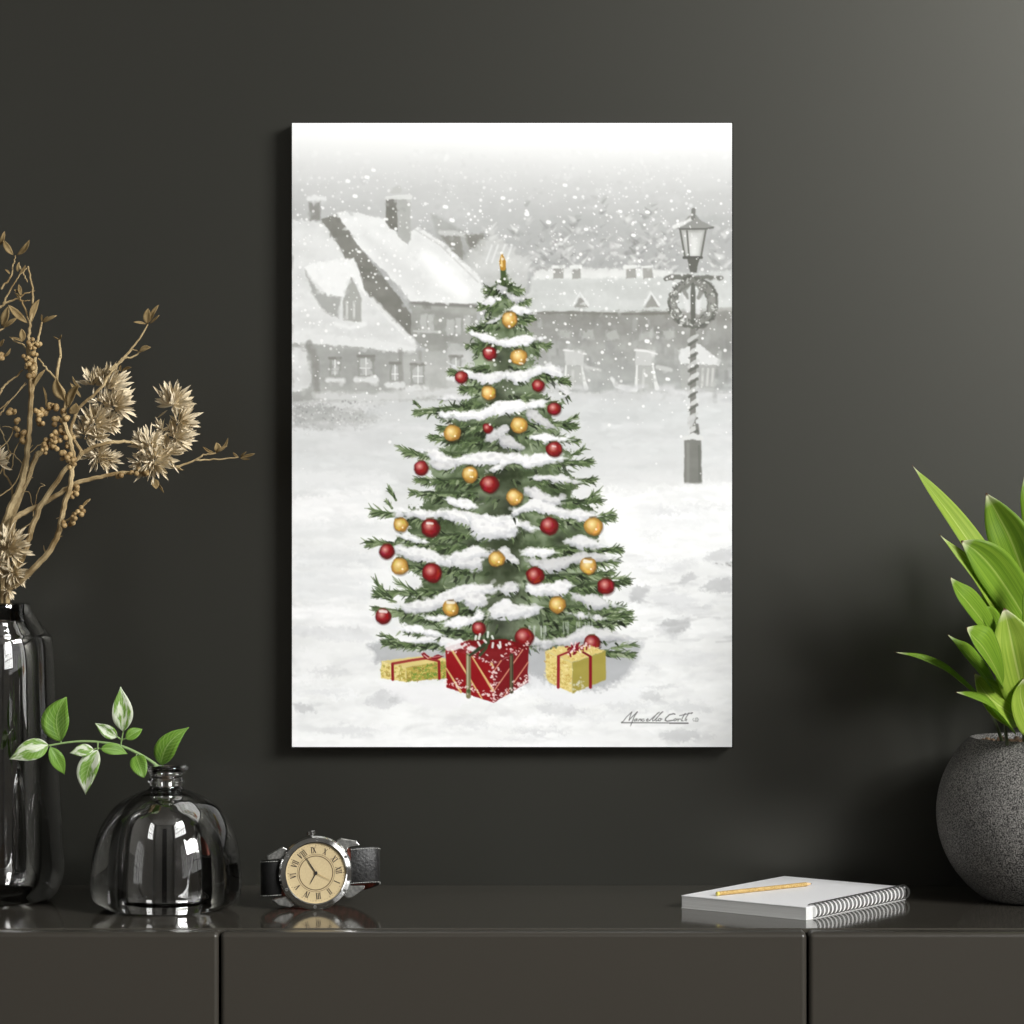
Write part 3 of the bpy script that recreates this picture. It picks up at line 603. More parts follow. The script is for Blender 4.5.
def noisy(m, c0, c1, scale=20, detail=4, bump=0, bscale=None, stretch=(1, 1, 1), lo=.35, hi=.65, dist=.001):
    b = m.node_tree.nodes['Principled BSDF']
    tc = N(m, 'ShaderNodeTexCoord'); mp = N(m, 'ShaderNodeMapping'); mp.inputs['Scale'].default_value = stretch
    L(m, tc.outputs['Object'], mp.inputs['Vector'])
    nz = N(m, 'ShaderNodeTexNoise', Scale=scale, Detail=detail); L(m, mp.outputs[0], nz.inputs['Vector'])
    r = N(m, 'ShaderNodeValToRGB'); r.color_ramp.elements[0].position = lo; r.color_ramp.elements[1].position = hi
    r.color_ramp.elements[0].color = srgb(c0); r.color_ramp.elements[1].color = srgb(c1)
    L(m, nz.outputs['Fac'], r.inputs['Fac']); L(m, r.outputs['Color'], b.inputs['Base Color'])
    if bump:
        n2 = N(m, 'ShaderNodeTexNoise', Scale=bscale or scale, Detail=detail); L(m, mp.outputs[0], n2.inputs['Vector'])
        bp = N(m, 'ShaderNodeBump', Strength=bump, Distance=dist); L(m, n2.outputs['Fac'], bp.inputs['Height']); L(m, bp.outputs[0], b.inputs['Normal'])
    return m
M = {}
M['wall'] = noisy(mat('wall_paint', (14, 13, 10), .42, spec=1.0), (12, 12.5, 9), (15, 15, 11.5), 3, 3, .05, 260, dist=.0004)
M['wall'].node_tree.nodes['Principled BSDF'].inputs['Specular Tint'].default_value = (1, .99, .88, 1)
M['room'] = mat('room_plaster', (165, 164, 160), .8)
M['ceil'] = mat('ceiling_paint', (170, 169, 165), .8)
M['floor'] = noisy(mat('floor_boards', (120, 100, 80), .4), (112, 94, 76), (150, 128, 104), 6, 6, .1, stretch=(1, 12, 1))
M['lacquer'] = mat('dark_lacquer', (62, 59, 53), .09, spec=.5, ior=1.55)
M['front'] = mat('dark_lacquer_front', (57, 54, 48.5), .3, spec=.5, ior=1.5)
M['carcass'] = mat('carcass_black', (14, 14, 13), .6)
M['edge'] = mat('panel_edge_black', (14, 13, 12), .6, spec=.3)
M['steel_frame'] = mat('window_steel', (30, 30, 30), .5)
M['door'] = mat('door_paint', (60, 60, 60), .5)
M['chrome'] = mat('watch_steel', (228, 228, 226), .09, metal=1)
M['satin'] = noisy(mat('watch_lug_steel', (190, 190, 186), .3, metal=1), (165, 165, 162), (205, 205, 200), 500, 2)
M['black'] = mat('ink_black', (18, 16, 14), .5)
M['brass'] = mat('thin_gold_hand', (170, 140, 80), .35, metal=.6)
M['wire'] = mat('binding_wire', (120, 120, 118), .3, metal=1)
M['paper'] = mat('paper_white', (238, 238, 238), .6, spec=.3)
M['cover'] = mat('cover_white', (244, 244, 245), .45, spec=.4)

# ------------------------------------------------------------------ camera
cd = bpy.data.cameras.new('camera'); co = bpy.data.objects.new('camera', cd); C.objects.link(co)
co.location = (0, CAMY, CAMZ); co.rotation_euler = (PI/2, 0, 0); cd.sensor_width = 36; cd.lens = 36*F/1024
cd.clip_start = .05; bpy.context.scene.camera = co

# ------------------------------------------------------------------ the room
XL, XR, YB, ZC = -2.3, 1.9, -4.4, 2.85
def struct(o): o['kind'] = 'structure'; return o
b = MB(); b.box((XL-.15, 0, -.1), (XR+.15, .15, ZC+.1)); struct(b.build('wall_back', M['wall'], smooth=False))
b = MB(); b.box((XL-.15, YB-.15, -.1), (XR+.15, .15, 0)); struct(b.build('floor', M['floor'], smooth=False))
b = MB(); b.box((XL-.15, YB-.15, ZC), (XR+.15, .15, ZC+.1)); struct(b.build('ceiling', M['ceil'], smooth=False))
# rear wall behind the camera, with a doorway holding a dark panelled door
b = MB(); dx0, dx1 = -.55, .35
b.box((XL-.15, YB-.15, 0), (dx0, YB, ZC)); b.box((dx1, YB-.15, 0), (XR+.15, YB, ZC)); b.box((dx0, YB-.15, 2.05), (dx1, YB, ZC))
M['rear'] = mat('rear_wall_paint', (140, 139, 136), .8)
struct(b.build('wall_front', M['rear'], smooth=False))
b = MB(); b.box((dx0, YB-.12, .0), (dx1, YB-.08, 2.05))
for x in (dx0+.12, dx0+.5):
    for z0, z1 in ((.2, .95), (1.1, 1.9)): b.box((x, YB-.08, z0), (x+.28, YB-.065, z1))
dr = struct(b.build('door_1', M['door'], smooth=False)); h = MB(); h.tube([(dx1-.1, YB-.08, 1.0), (dx1-.1, YB-.03, 1.0), (dx1-.22, YB-.03, 1.0)], .009); h.build('door_handle', M['chrome'], dr)
def window_wall(name, x0, x1, wins, n0):
    "side wall (a slab from x0 to x1) with steel framed windows; wins = (y0, y1, z0, z1, cols, rows)"
    ys = sorted({YB, 0.0} | {w[0] for w in wins} | {w[1] for w in wins}); b = MB()
    for ya, yb in zip(ys[:-1], ys[1:]):
        w = [q for q in wins if q[0] <= ya and q[1] >= yb]
        if w: b.box((x0, ya, 0), (x1, yb, w[0][2])); b.box((x0, ya, w[0][3]), (x1, yb, ZC))
        else: b.box((x0, ya, 0), (x1, yb, ZC))
    struct(b.build(name, M['room'], smooth=False))
    for i, (y0, y1, z0, z1, nc, nr) in enumerate(wins):
        xm = (x0+x1)/2; b = MB(); t = .02
        for k in range(nc+1):
            y = y0+(y1-y0)*k/nc; w = .03 if k in (0, nc) else .012
            b.box((xm-t, max(y0, y-w), z0), (xm+t, min(y1, y+w), z1))
        for k in range(nr+1):
            z = z0+(z1-z0)*k/nr; w = .03 if k in (0, nr) else .012
            b.box((xm-t, y0, max(z0, z-w)), (xm+t, y1, min(z1, z+w)))
        struct(b.build('window_%d' % (n0+i), M['steel_frame'], smooth=False))
        ld = bpy.data.lights.new('daylight_portal', 'AREA'); ld.shape = 'RECTANGLE'; ld.size = y1-y0; ld.size_y = z1-z0
        lo = bpy.data.objects.new('daylight_portal', ld); C.objects.link(lo); ld.cycles.is_portal = True
        sg = -1 if x0 > 0 else 1
        lo.location = (x1+.01 if x0 > 0 else x0-.01, (y0+y1)/2, (z0+z1)/2)
        lo.rotation_euler = Vector((sg, 0, 0)).to_track_quat('-Z', 'Y').to_euler()
WR = [(-3.9, -1.3, .95, 2.7, 7, 5)]
WL = [(-3.9, -2.3, .8, 2.6, 4, 5)]
window_wall('wall_right', XR, XR+.12, WR, 1)
window_wall('wall_left', XL-.12, XL, WL, 2)

# ------------------------------------------------------------------ daylight
w = bpy.data.worlds.new('daylight'); bpy.context.scene.world = w; w.use_nodes = True
bg = w.node_tree.nodes['Background']; bg.inputs['Color'].default_value = (1, .998, .99, 1); bg.inputs['Strength'].default_value = WORLD_STRENGTH

ld = bpy.data.lights.new('daylight_through_window', 'AREA'); ld.shape = 'RECTANGLE'; ld.size = 1.35; ld.size_y = 1.1; ld.energy = KEY; ld.spread = math.radians(75); ld.color = (1, .997, .988)
lo = bpy.data.objects.new('daylight_through_window', ld); C.objects.link(lo); lo.location = (2.35, -2.3, 2.35)
lo.rotation_euler = (Vector((.1, 0, 1.1))-lo.location).to_track_quat('-Z', 'Y').to_euler()

# ------------------------------------------------------------------ sideboard
YF = -.26; s = mm(YF); GX = [(219.5-512)*s, (808-512)*s]; DW = GX[1]-GX[0]
XA, XB = GX[0]-DW, GX[1]+DW
sb = tag(empty('sideboard', ((XA+XB)/2, -.13, 0)), 'long dark grey lacquered sideboard with glossy top standing against the wall', 'sideboard')
so = sb.location
b = MB(so); b.box((XA+.002, -.2405, .1), (XB-.002, -.001, .7335)); b.build('cabinet_body', M['carcass'], sb, smooth=False)
b = MB(so); b.box((XA, -.2415, .734), (XB, -.001, TOPZ)); b.build('top_panel', M['lacquer'], sb, bevel=.0008, seg=2)
b = MB(so); b.box((XA+.03, -.22, 0), (XB-.03, -.02, .0995)); b.build('plinth', M['carcass'], sb, smooth=False)
for k in range(3):
    x0 = XA+k*DW+.0008; x1 = XA+(k+1)*DW-.0008
    b = MB(so); b.box((x0, YF, .1), (x1, -.2417, TOPZ-.0004)); b.build('door', M['front'], sb, bevel=.0036, seg=5)

# ------------------------------------------------------------------ the picture
YP = -.018; s = mm(YP)
pa = P(292, 747, YP); pb = P(732, 123, YP)
pic = tag(empty('wall_picture', ((pa.x+pb.x)/2, 0, (pa.z+pb.z)/2)), 'canvas print of a snowy village and decorated Christmas tree on the dark wall', 'picture')
e = s*1.3; b = MB(pic.location); b.box((pa.x-.0004, YP+.0008, pa.z-e), (pb.x+e, -.0006, pb.z+s*.8)); b.build('canvas_block', M['edge'], pic, smooth=False)
PT = paint_picture(1.6)
H_, W_ = PT.H, PT.W
gx = np.linspace(pa.x, pb.x, W_)-pic.location.x; gz = np.linspace(pb.z, pa.z, H_)-pic.location.z
X_, Z_ = np.meshgrid(gx, gz)
co_ = np.stack([X_, np.full_like(X_, YP), Z_], -1).reshape(-1, 3).astype(np.float32)
ii = (np.arange(H_-1)[:, None]*W_+np.arange(W_-1)[None, :]).ravel()
fc = np.stack([ii, ii+W_, ii+W_+1, ii+1], -1).astype(np.int32)
me = bpy.data.meshes.new('printed_canvas'); me.vertices.add(len(co_)); me.vertices.foreach_set('co', co_.ravel())
me.loops.add(fc.size); me.loops.foreach_set('vertex_index', fc.ravel()); me.polygons.add(len(fc))
me.polygons.foreach_set('loop_start', np.arange(0, fc.size, 4, dtype=np.int32)); me.polygons.foreach_set('loop_total', np.full(len(fc), 4, np.int32))
me.update(calc_edges=True)
ca = me.color_attributes.new('paint', 'FLOAT_COLOR', 'POINT')
lin = np.clip(PT.a, 0, 1).reshape(-1, 3); lin = np.where(lin <= .04045, lin/12.92, ((lin+.055)/1.055)**2.4)
ca.data.foreach_set('color', np.concatenate([lin*PRINT_ALBEDO, np.ones((len(lin), 1))], 1).astype(np.float32).ravel())
mp_ = mat('printed_picture_ink', (255, 255, 255), .75, spec=.12)
at = N(mp_, 'ShaderNodeAttribute'); at.attribute_name = 'paint'; L(mp_, at.outputs['Color'], mp_.node_tree.nodes['Principled BSDF'].inputs['Base Color'])
link('printed_canvas', me, mp_, pic, False)

# ------------------------------------------------------------------ leaves
class Leafs: pass
def leaf(name, b0, t0, w, mt, parent, facing=(0, -1, 0), bend=0., curve=0., fold=.25, a=.9, c=1.2, nv=14, nu=6, twist=0., thick=.00035, mb=None, pts=None, wav=0):
    b0 = Vector(b0); t0 = Vector(t0); f = Vector(facing).normalized()
    ax = (t0-b0); sd = ax.cross(f).normalized(); f = sd.cross(ax).normalized()
    pk = (a/(a+c))**a*(c/(a+c))**c
    vs = []; uv = []; fs = []
    sp = spline(pts, 6) if pts else None
    for i in range(nv+1):
        t = i/nv
        if sp:
            q = t*(len(sp)-1); j = min(int(q), len(sp)-2); p = sp[j].lerp(sp[j+1], q-j)
            d = (sp[j+1]-sp[j]).normalized(); sdl = d.cross(f).normalized()
        else:
            p = b0+ax*t+f*bend*math.sin(PI*t)+sd*curve*math.sin(PI*t)
            d = (ax+f*bend*PI*math.cos(PI*t)+sd*curve*PI*math.cos(PI*t)).normalized(); sdl = d.cross(f).normalized()
        fl = sdl.cross(d).normalized()
        an = twist*t; s2 = sdl*math.cos(an)+fl*math.sin(an); f2 = fl*math.cos(an)-sdl*math.sin(an)
        tt = min(max(t, 1e-4), 1-1e-4)
        hw = w/2*(tt**a*(1-tt)**c)/pk; hw = max(hw, w*.012)
        for k in range(nu+1):
            u = k/nu*2-1
            vs.append(p+s2*hw*u+f2*(abs(u)*hw*fold*1.2-.0)+f2*wav*w*math.sin(t*9+u*2)*abs(u)); uv.append((k/nu, t))
    for i in range(nv):
        for k in range(nu): q = i*(nu+1)+k; fs.append((q, q+1, q+nu+2, q+nu+1))
    if mb is not None: mb.add(vs, fs); return
    inv = Vector(parent.location) if parent is not None else Vector()
    me = bpy.data.meshes.new(name); me.from_pydata([tuple(v-inv) for v in vs], [], fs)
    ul = me.uv_layers.new(name='uv')
    for pl in me.polygons:
        for li in pl.loop_indices: ul.data[li].uv = uv[me.loops[li].vertex_index]
    o = link(name, me, mt, parent)
    m = o.modifiers.new('t', 'SOLIDIFY'); m.thickness = thick; m.offset = 0
    return o
def leaf_mat(name, c0, c1, rib, tip=None, tr=.35, varieg=None, rough=.38, vscale=(24, 1.6, 1)):
    m = mat(name, c0, rough, spec=.5); nt = m.node_tree; bs = nt.nodes['Principled BSDF']
    uv = N(m, 'ShaderNodeUVMap'); uv.uv_map = 'uv'; sx = N(m, 'ShaderNodeSeparateXYZ'); L(m, uv.outputs[0], sx.inputs[0])
    mp = N(m, 'ShaderNodeMapping'); mp.inputs['Scale'].default_value = vscale; L(m, uv.outputs[0], mp.inputs[0])
    tc = N(m, 'ShaderNodeTexCoord'); ad = N(m, 'ShaderNodeVectorMath', operation='ADD'); L(m, mp.outputs[0], ad.inputs[0])
    sc = N(m, 'ShaderNodeVectorMath', operation='SCALE'); sc.inputs['Scale'].default_value = 6; L(m, tc.outputs['Object'], sc.inputs[0]); L(m, sc.outputs[0], ad.inputs[1])
    nz = N(m, 'ShaderNodeTexNoise', Scale=1.0, Detail=4); L(m, ad.outputs[0], nz.inputs['Vector'])
    r = N(m, 'ShaderNodeValToRGB'); r.color_ramp.elements[0].position = .35; r.color_ramp.elements[1].position = .65
    r.color_ramp.elements[0].color = srgb(c0); r.color_ramp.elements[1].color = srgb(c1); L(m, nz.outputs['Fac'], r.inputs[0])
    col = r.outputs['Color']
    def mix(fac, colr):
        nonlocal col
        mx = N(m, 'ShaderNodeMix', data_type='RGBA'); L(m, fac, mx.inputs[0]); L(m, col, mx.inputs[6]); mx.inputs[7].default_value = srgb(colr); col = mx.outputs[2]
    if varieg:
        vm = N(m, 'ShaderNodeMapping'); vm.inputs['Scale'].default_value = (2.6, 1.5, 1); vm.inputs['Rotation'].default_value = (0, 0, .5); L(m, uv.outputs[0], vm.inputs[0])
        a2 = N(m, 'ShaderNodeVectorMath', operation='ADD'); L(m, vm.outputs[0], a2.inputs[0]); s2 = N(m, 'ShaderNodeVectorMath', operation='SCALE'); s2.inputs['Scale'].default_value = 40; L(m, tc.outputs['Object'], s2.inputs[0]); L(m, s2.outputs[0], a2.inputs[1])
        n2 = N(m, 'ShaderNodeTexNoise', Scale=1.3, Detail=5); L(m, a2.outputs[0], n2.inputs['Vector'])
        mr = N(m, 'ShaderNodeMapRange'); mr.inputs[1].default_value = .44; mr.inputs[2].default_value = .52; L(m, n2.outputs['Fac'], mr.inputs[0]); mix(mr.outputs[0], varieg)
    d = N(m, 'ShaderNodeMath', operation='SUBTRACT'); d.inputs[1].default_value = .5; L(m, sx.outputs['X'], d.inputs[0]); ab = N(m, 'ShaderNodeMath', operation='ABSOLUTE'); L(m, d.outputs[0], ab.inputs[0])
    mr = N(m, 'ShaderNodeMapRange'); mr.inputs[1].default_value = .006; mr.inputs[2].default_value = .03; mr.inputs[3].default_value = .6; mr.inputs[4].default_value = 0; L(m, ab.outputs[0], mr.inputs[0]); mix(mr.outputs[0], rib)
    vv = N(m, 'ShaderNodeMath', operation='MULTIPLY_ADD'); L(m, ab.outputs[0], vv.inputs[0]); vv.inputs[1].default_value = -.55; L(m, sx.outputs['Y'], vv.inputs[2])
    sn = N(m, 'ShaderNodeMath', operation='MULTIPLY'); L(m, vv.outputs[0], sn.inputs[0]); sn.inputs[1].default_value = 60; s3 = N(m, 'ShaderNodeMath', operation='SINE'); L(m, sn.outputs[0], s3.inputs[0])
    mr = N(m, 'ShaderNodeMapRange'); mr.inputs[1].default_value = .75; mr.inputs[2].default_value = 1; mr.inputs[4].default_value = 0 if tip else .4; L(m, s3.outputs[0], mr.inputs[0]); mix(mr.outputs[0], rib)
    if tip:
        mr = N(m, 'ShaderNodeMapRange'); mr.inputs[1].default_value = .86; mr.inputs[2].default_value = .97; L(m, sx.outputs['Y'], mr.inputs[0]); mix(mr.outputs[0], tip[0])
        mr = N(m, 'ShaderNodeMapRange'); mr.inputs[1].default_value = .965; mr.inputs[2].default_value = .985; L(m, sx.outputs['Y'], mr.inputs[0]); mix(mr.outputs[0], tip[1])
    L(m, col, bs.inputs['Base Color'])
    tl = N(m, 'ShaderNodeBsdfTranslucent'); L(m, col, tl.inputs[0]); ms = N(m, 'ShaderNodeMixShader'); ms.inputs[0].default_value = tr
    out = nt.nodes['Material Output']; L(m, bs.outputs[0], ms.inputs[1]); L(m, tl.outputs[0], ms.inputs[2]); L(m, ms.outputs[0], out.inputs[0])
    wv = N(m, 'ShaderNodeTexWave', Scale=9.0, Distortion=1.0); L(m, uv.outputs[0], wv.inputs[0]); bp = N(m, 'ShaderNodeBump', Strength=.25, Distance=.0006); L(m, wv.outputs['Fac'], bp.inputs['Height']); L(m, bp.outputs[0], bs.inputs['Normal'])
    return m
M['pl_leaf'] = leaf_mat('planter_leaf_green', (116, 156, 44), (150, 184, 62), (200, 216, 120), ((226, 226, 190), (96, 66, 40)), .5)
M['pl_leaf_light'] = leaf_mat('planter_leaf_young_green', (146, 178, 62), (178, 200, 84), (214, 224, 140), ((226, 226, 190), (96, 66, 40)), .45)
M['tw_leaf'] = leaf_mat('twig_leaf_green', (92, 136, 44), (128, 172, 62), (186, 212, 132), None, .3)
M['tw_var'] = leaf_mat('twig_leaf_variegated', (102, 146, 50), (134, 174, 70), (200, 216, 160), None, .3, varieg=(226, 232, 212))
M['tw_stem'] = mat('twig_stem_green', (122, 148, 92), .45)

# ------------------------------------------------------------------ glass
def glass(name, col, ior, dens):
    m = mat(name, col, 0.0, trans=1, ior=ior); va = N(m, 'ShaderNodeVolumeAbsorption', Density=dens); va.inputs['Color'].default_value = (.06, .06, .06, 1); L(m, va.outputs[0], m.node_tree.nodes['Material Output'].inputs['Volume']); return m
def inner_skin(name, src, refl):
    m = src.copy(); m.name = name; bs = m.node_tree.nodes['Principled BSDF']; out = m.node_tree.nodes['Material Output']
    gl = N(m, 'ShaderNodeBsdfAnisotropic', Roughness=0.0); gl.inputs['Color'].default_value = (1, 1, 1, 1); mx = N(m, 'ShaderNodeMixShader'); mx.inputs[0].default_value = refl
    L(m, bs.outputs[0], mx.inputs[1]); L(m, gl.outputs[0], mx.inputs[2]); L(m, mx.outputs[0], out.inputs['Surface']); return m
M['glass_v'] = glass('smoked_vase_glass', (245, 245, 243), 1.5, 15)
M['glass_b'] = glass('smoked_bottle_glass', (240, 240, 238), 1.5, 15)
vb = on_top(-2, 901); s = mm(vb.y); zz = lambda py: CAMZ-(py-512)*s-TOPZ
prof = rprof([(0, 0.0006), (30*s, 0.0003), (48*s, .0008), (57*s, .005), (63*s, .014), (65.8*s, .026), (64*s, zz(830)), (61*s, zz(781)), (57*s, zz(700)), (54.5*s, zz(643)), (50*s, zz(633)), (40*s, zz(620)), (33.5*s, zz(610)), (31.5*s, zz(604))], 5)
inn = rprof([(27*s, zz(602.5)), (20*s, zz(605)), (17*s, zz(611)), (17*s, zz(626)), (21*s, zz(636)), (25*s, zz(646)), (27*s, zz(665)), (27.5*s, zz(700)), (28.5*s, zz(781)), (29*s, zz(850)), (28*s, .022), (22*s, .014), (12*s, .0115), (0, .011)], 5)
def two_skins(name, prof, inn, m_out, m_in, n):
    b = MB(); b.lathe(prof+inn, n); o = b.build(name, [m_out, m_in], None); k = len(prof)-1; c = o.data
    zi = {}                                   # faces that belong to the cavity get the second skin
    for pl in c.polygons:
        if min(pl.vertices) >= sum(1 if r_ < 1e-6 else n for r_, _ in prof): pl.material_index = 1
    return o
M['skin_v'] = inner_skin('vase_inner_glass', M['glass_v'], .72); M['skin_b'] = inner_skin('bottle_inner_glass', M['glass_b'], .85)
vase = two_skins('glass_vase', prof, inn, M['glass_v'], M['skin_v'], 96); vase.location = vb
tag(vase, 'tall dark glass vase with sloped shoulders holding the dried branches', 'vase')
# round bottle
bb = on_top(166.3, 908); s = mm(bb.y); zz = lambda py: CAMZ-(py-512)*s-TOPZ
R = 75.5*s
prof = rprof([(0, .0008), (40*s, .0003), (58*s, .0006), (66*s, .003), (73*s, zz(898)), (75.6*s, zz(885)), (75*s, zz(870)), (72.5*s, zz(850)), (68*s, zz(833)), (61*s, zz(819)), (50*s, zz(805)), (38*s, zz(797)), (26*s, zz(791.5)), (18.5*s, zz(789)), (16.5*s, zz(785)), (18.2*s, zz(781)), (16.2*s, zz(776.5)), (17.5*s, zz(772)), (21*s, zz(770)), (22.4*s, zz(767.5)), (21*s, zz(765))], 5)
inn = rprof([(16*s, zz(764.6)), (11.5*s, zz(768)), (10*s, zz(776)), (9.5*s, zz(790)), (9.5*s, zz(803)), (13*s, zz(808.5)), (21*s, zz(813)), (30*s, zz(821)), (35*s, zz(833)), (37.5*s, zz(850)), (38.5*s, zz(870)), (38.5*s, zz(890)), (36*s, zz(901)), (29*s, zz(904.5)), (14*s, zz(905.5)), (0, zz(906))], 5)
bottle = two_skins('glass_bottle', prof, inn, M['glass_b'], M['skin_b'], 128); bottle.location = bb
tag(bottle, 'squat dome shaped smoked glass bottle with narrow neck holding the green twig', 'bottle')

# ------------------------------------------------------------------ green twig in the bottle
YT = bb.y; z3 = lambda x, y, dy=0: P(x*.25390625, 680+y*.25390625, YT+dy)
tw = tag(empty('green_twig', bb+Vector((0, 0, .012))), 'green twig with variegated leaves arching left out of the squat bottle', 'twig')
to = tw.location; b = MB(to)
path = [z3(750, 862, -.004), z3(735, 760, -.004), z3(700, 600, -.002), z3(668, 470, 0), z3(650, 372, -.001), z3(612, 332, -.004), z3(545, 290, -.008), z3(470, 258, -.012), z3(380, 243, -.016), z3(290, 243, -.02), z3(192, 258, -.024)]
b.tube(spline(path, 6), [.0013, .0013, .0011, .0007], 8)
for a_, c_ in (((475, 260, -.012), (485, 202, -.014)), ((478, 235, -.012), (460, 222, -.014)), ((480, 236, -.012), (497, 230, -.014)), ((385, 244, -.016), (385, 278, -.018)), ((385, 268, -.016), (368, 274, -.018)), ((385, 268, -.016), (398, 271, -.018)), ((240, 247, -.022), (240, 238, -.022)), ((200, 256, -.024), (198, 268, -.024)), ((540, 288, -.008), (536, 302, -.01)), ((660, 430, 0), (640, 332, -.004))):
    b.tube([z3(*a_), z3(*c_)], [.0007, .0005], 6)
b.build('stem', M['tw_stem'], tw)
TL = [((190, 256, -.024), (36, 313, -.03), 84, 'tw_var', .12, 0, .8, 1.0), ((240, 242, -.022), (262, 68, -.012), 116, 'tw_leaf', .1, -.12, .8, .75), ((197, 265, -.024), (254, 372, -.016), 56, 'tw_leaf', .1, 0, .8, .9),
      ((485, 202, -.014), (475, 26, -.02), 82, 'tw_var', .1, 0, .95, .95), ((460, 225, -.014), (374, 170, -.02), 50, 'tw_var', .1, 0, .8, .9), ((496, 232, -.014), (560, 194, -.01), 48, 'tw_leaf', .1, 0, .75, .75),
      ((385, 277, -.018), (337, 452, -.024), 88, 'tw_var', .1, .05, .85, .9), ((368, 274, -.018), (275, 288, -.022), 50, 'tw_var', .1, 0, .8, .9), ((397, 270, -.018), (502, 291, -.012), 46, 'tw_leaf', .1, -.05, .7, .8),
      ((536, 300, -.01), (568, 385, -.018), 66, 'tw_leaf', .1, 0, .5, .45), ((633, 334, -.004), (744, 186, -.012), 84, 'tw_leaf', .12, -.12, .8, .95)]
for a_, c_, wd, mm_, bd, cv, ea, eb in TL:
    pa_, pc_ = z3(*a_), z3(*c_); ln = (pc_-pa_).length
    o = leaf('leaf', pa_, pc_, wd*.25390625*mm(YT), M[mm_], tw, (random.uniform(-.3, .3), -1, .25), ln*bd, ln*cv, .22, ea, eb+.3, wav=.025, nv=20)
    if mm_ == 'tw_var': o['label'] = 'pale variegated leaf'

# ------------------------------------------------------------------ potted plant
random.seed(11)
pt = on_top(1036, 900); s = mm(pt.y); zz = lambda py: CAMZ-(py-512)*s-TOPZ
M['stone'] = mat('speckled_stone', (70, 68, 66), .55, spec=.55)
m = M['stone']; bs = m.node_tree.nodes['Principled BSDF']; tc = N(m, 'ShaderNodeTexCoord')
n1 = N(m, 'ShaderNodeTexNoise', Scale=900, Detail=3); L(m, tc.outputs['Object'], n1.inputs['Vector']); n2 = N(m, 'ShaderNodeTexNoise', Scale=22, Detail=5); L(m, tc.outputs['Object'], n2.inputs['Vector'])
r1 = N(m, 'ShaderNodeValToRGB'); r1.color_ramp.elements[0].position = .38; r1.color_ramp.elements[1].position = .66; r1.color_ramp.elements[0].color = srgb((26, 25, 24)); r1.color_ramp.elements[1].color = srgb((150, 148, 144))
L(m, n1.outputs['Fac'], r1.inputs[0]); r2 = N(m, 'ShaderNodeValToRGB'); r2.color_ramp.elements[0].position = .3; r2.color_ramp.elements[1].position = .7; r2.color_ramp.elements[0].color = (.62, .62, .62, 1); r2.color_ramp.elements[1].color = (1.15, 1.13, 1.1, 1); L(m, n2.outputs['Fac'], r2.inputs[0])
mx = N(m, 'ShaderNodeMix', data_type='RGBA', blend_type='MULTIPLY'); mx.inputs[0].default_value = 1; L(m, r1.outputs[0], mx.inputs[6]); L(m, r2.outputs[0], mx.inputs[7]); L(m, mx.outputs[2], bs.inputs['Base Color'])
bp = N(m, 'ShaderNodeBump', Strength=.7, Distance=.0007); L(m, n1.outputs['Fac'], bp.inputs['Height']); L(m, bp.outputs[0], bs.inputs['Normal'])
M['soil'] = noisy(mat('potting_soil', (92, 72, 52), .9), (44, 34, 26), (104, 82, 60), 240, 3, .8, dist=.003)
pl = tag(empty('potted_plant', pt), 'bushy bright green broad-leaved plant growing in a round speckled dark stone pot', 'potted plant')
Rp = 99*s; zc = zz(812); prof = [(0, .0005), (40*s, .0003)]
th0 = math.asin(min(1, 50*s/Rp)); zbot = zc-Rp*math.cos(th0)
for i in range(33):
    th = PI-th0-(PI-th0-math.asin(66*s/Rp))*i/32
    z = zc+Rp*math.cos(th); z = z if z > zc else zc+(z-zc)*(zc-.0008)/(zc-zbot)
    prof.append((Rp*math.sin(th), z))
zt = prof[-1][1]
prof += [(65*s, zt+.0008), (63.5*s, zt+.0004), (63*s, zt-.003), (66*s, zt-.02), (62*s, zt-.03), (0, zt-.03)]
b = MB(); b.lathe(prof, 96); b.build('pot', M['stone'], pl)
b = MB(); ring = []
prof2 = [(0, zt-.004)]+[(r_, zt-.005+.002*math.sin(r_*900)) for r_ in np.linspace(.008, 60*s, 9)]+[(62*s, zt-.012)]
b.lathe(prof2, 48)
for _ in range(120):
    a_ = random.uniform(0, 2*PI); r_ = math.sqrt(random.random())*58*s; b.ball((r_*math.cos(a_), r_*math.sin(a_), zt-.004+random.uniform(-.0005, .0015)), random.uniform(.0012, .003), 5, 4)
b.build('soil', M['soil'], pl)
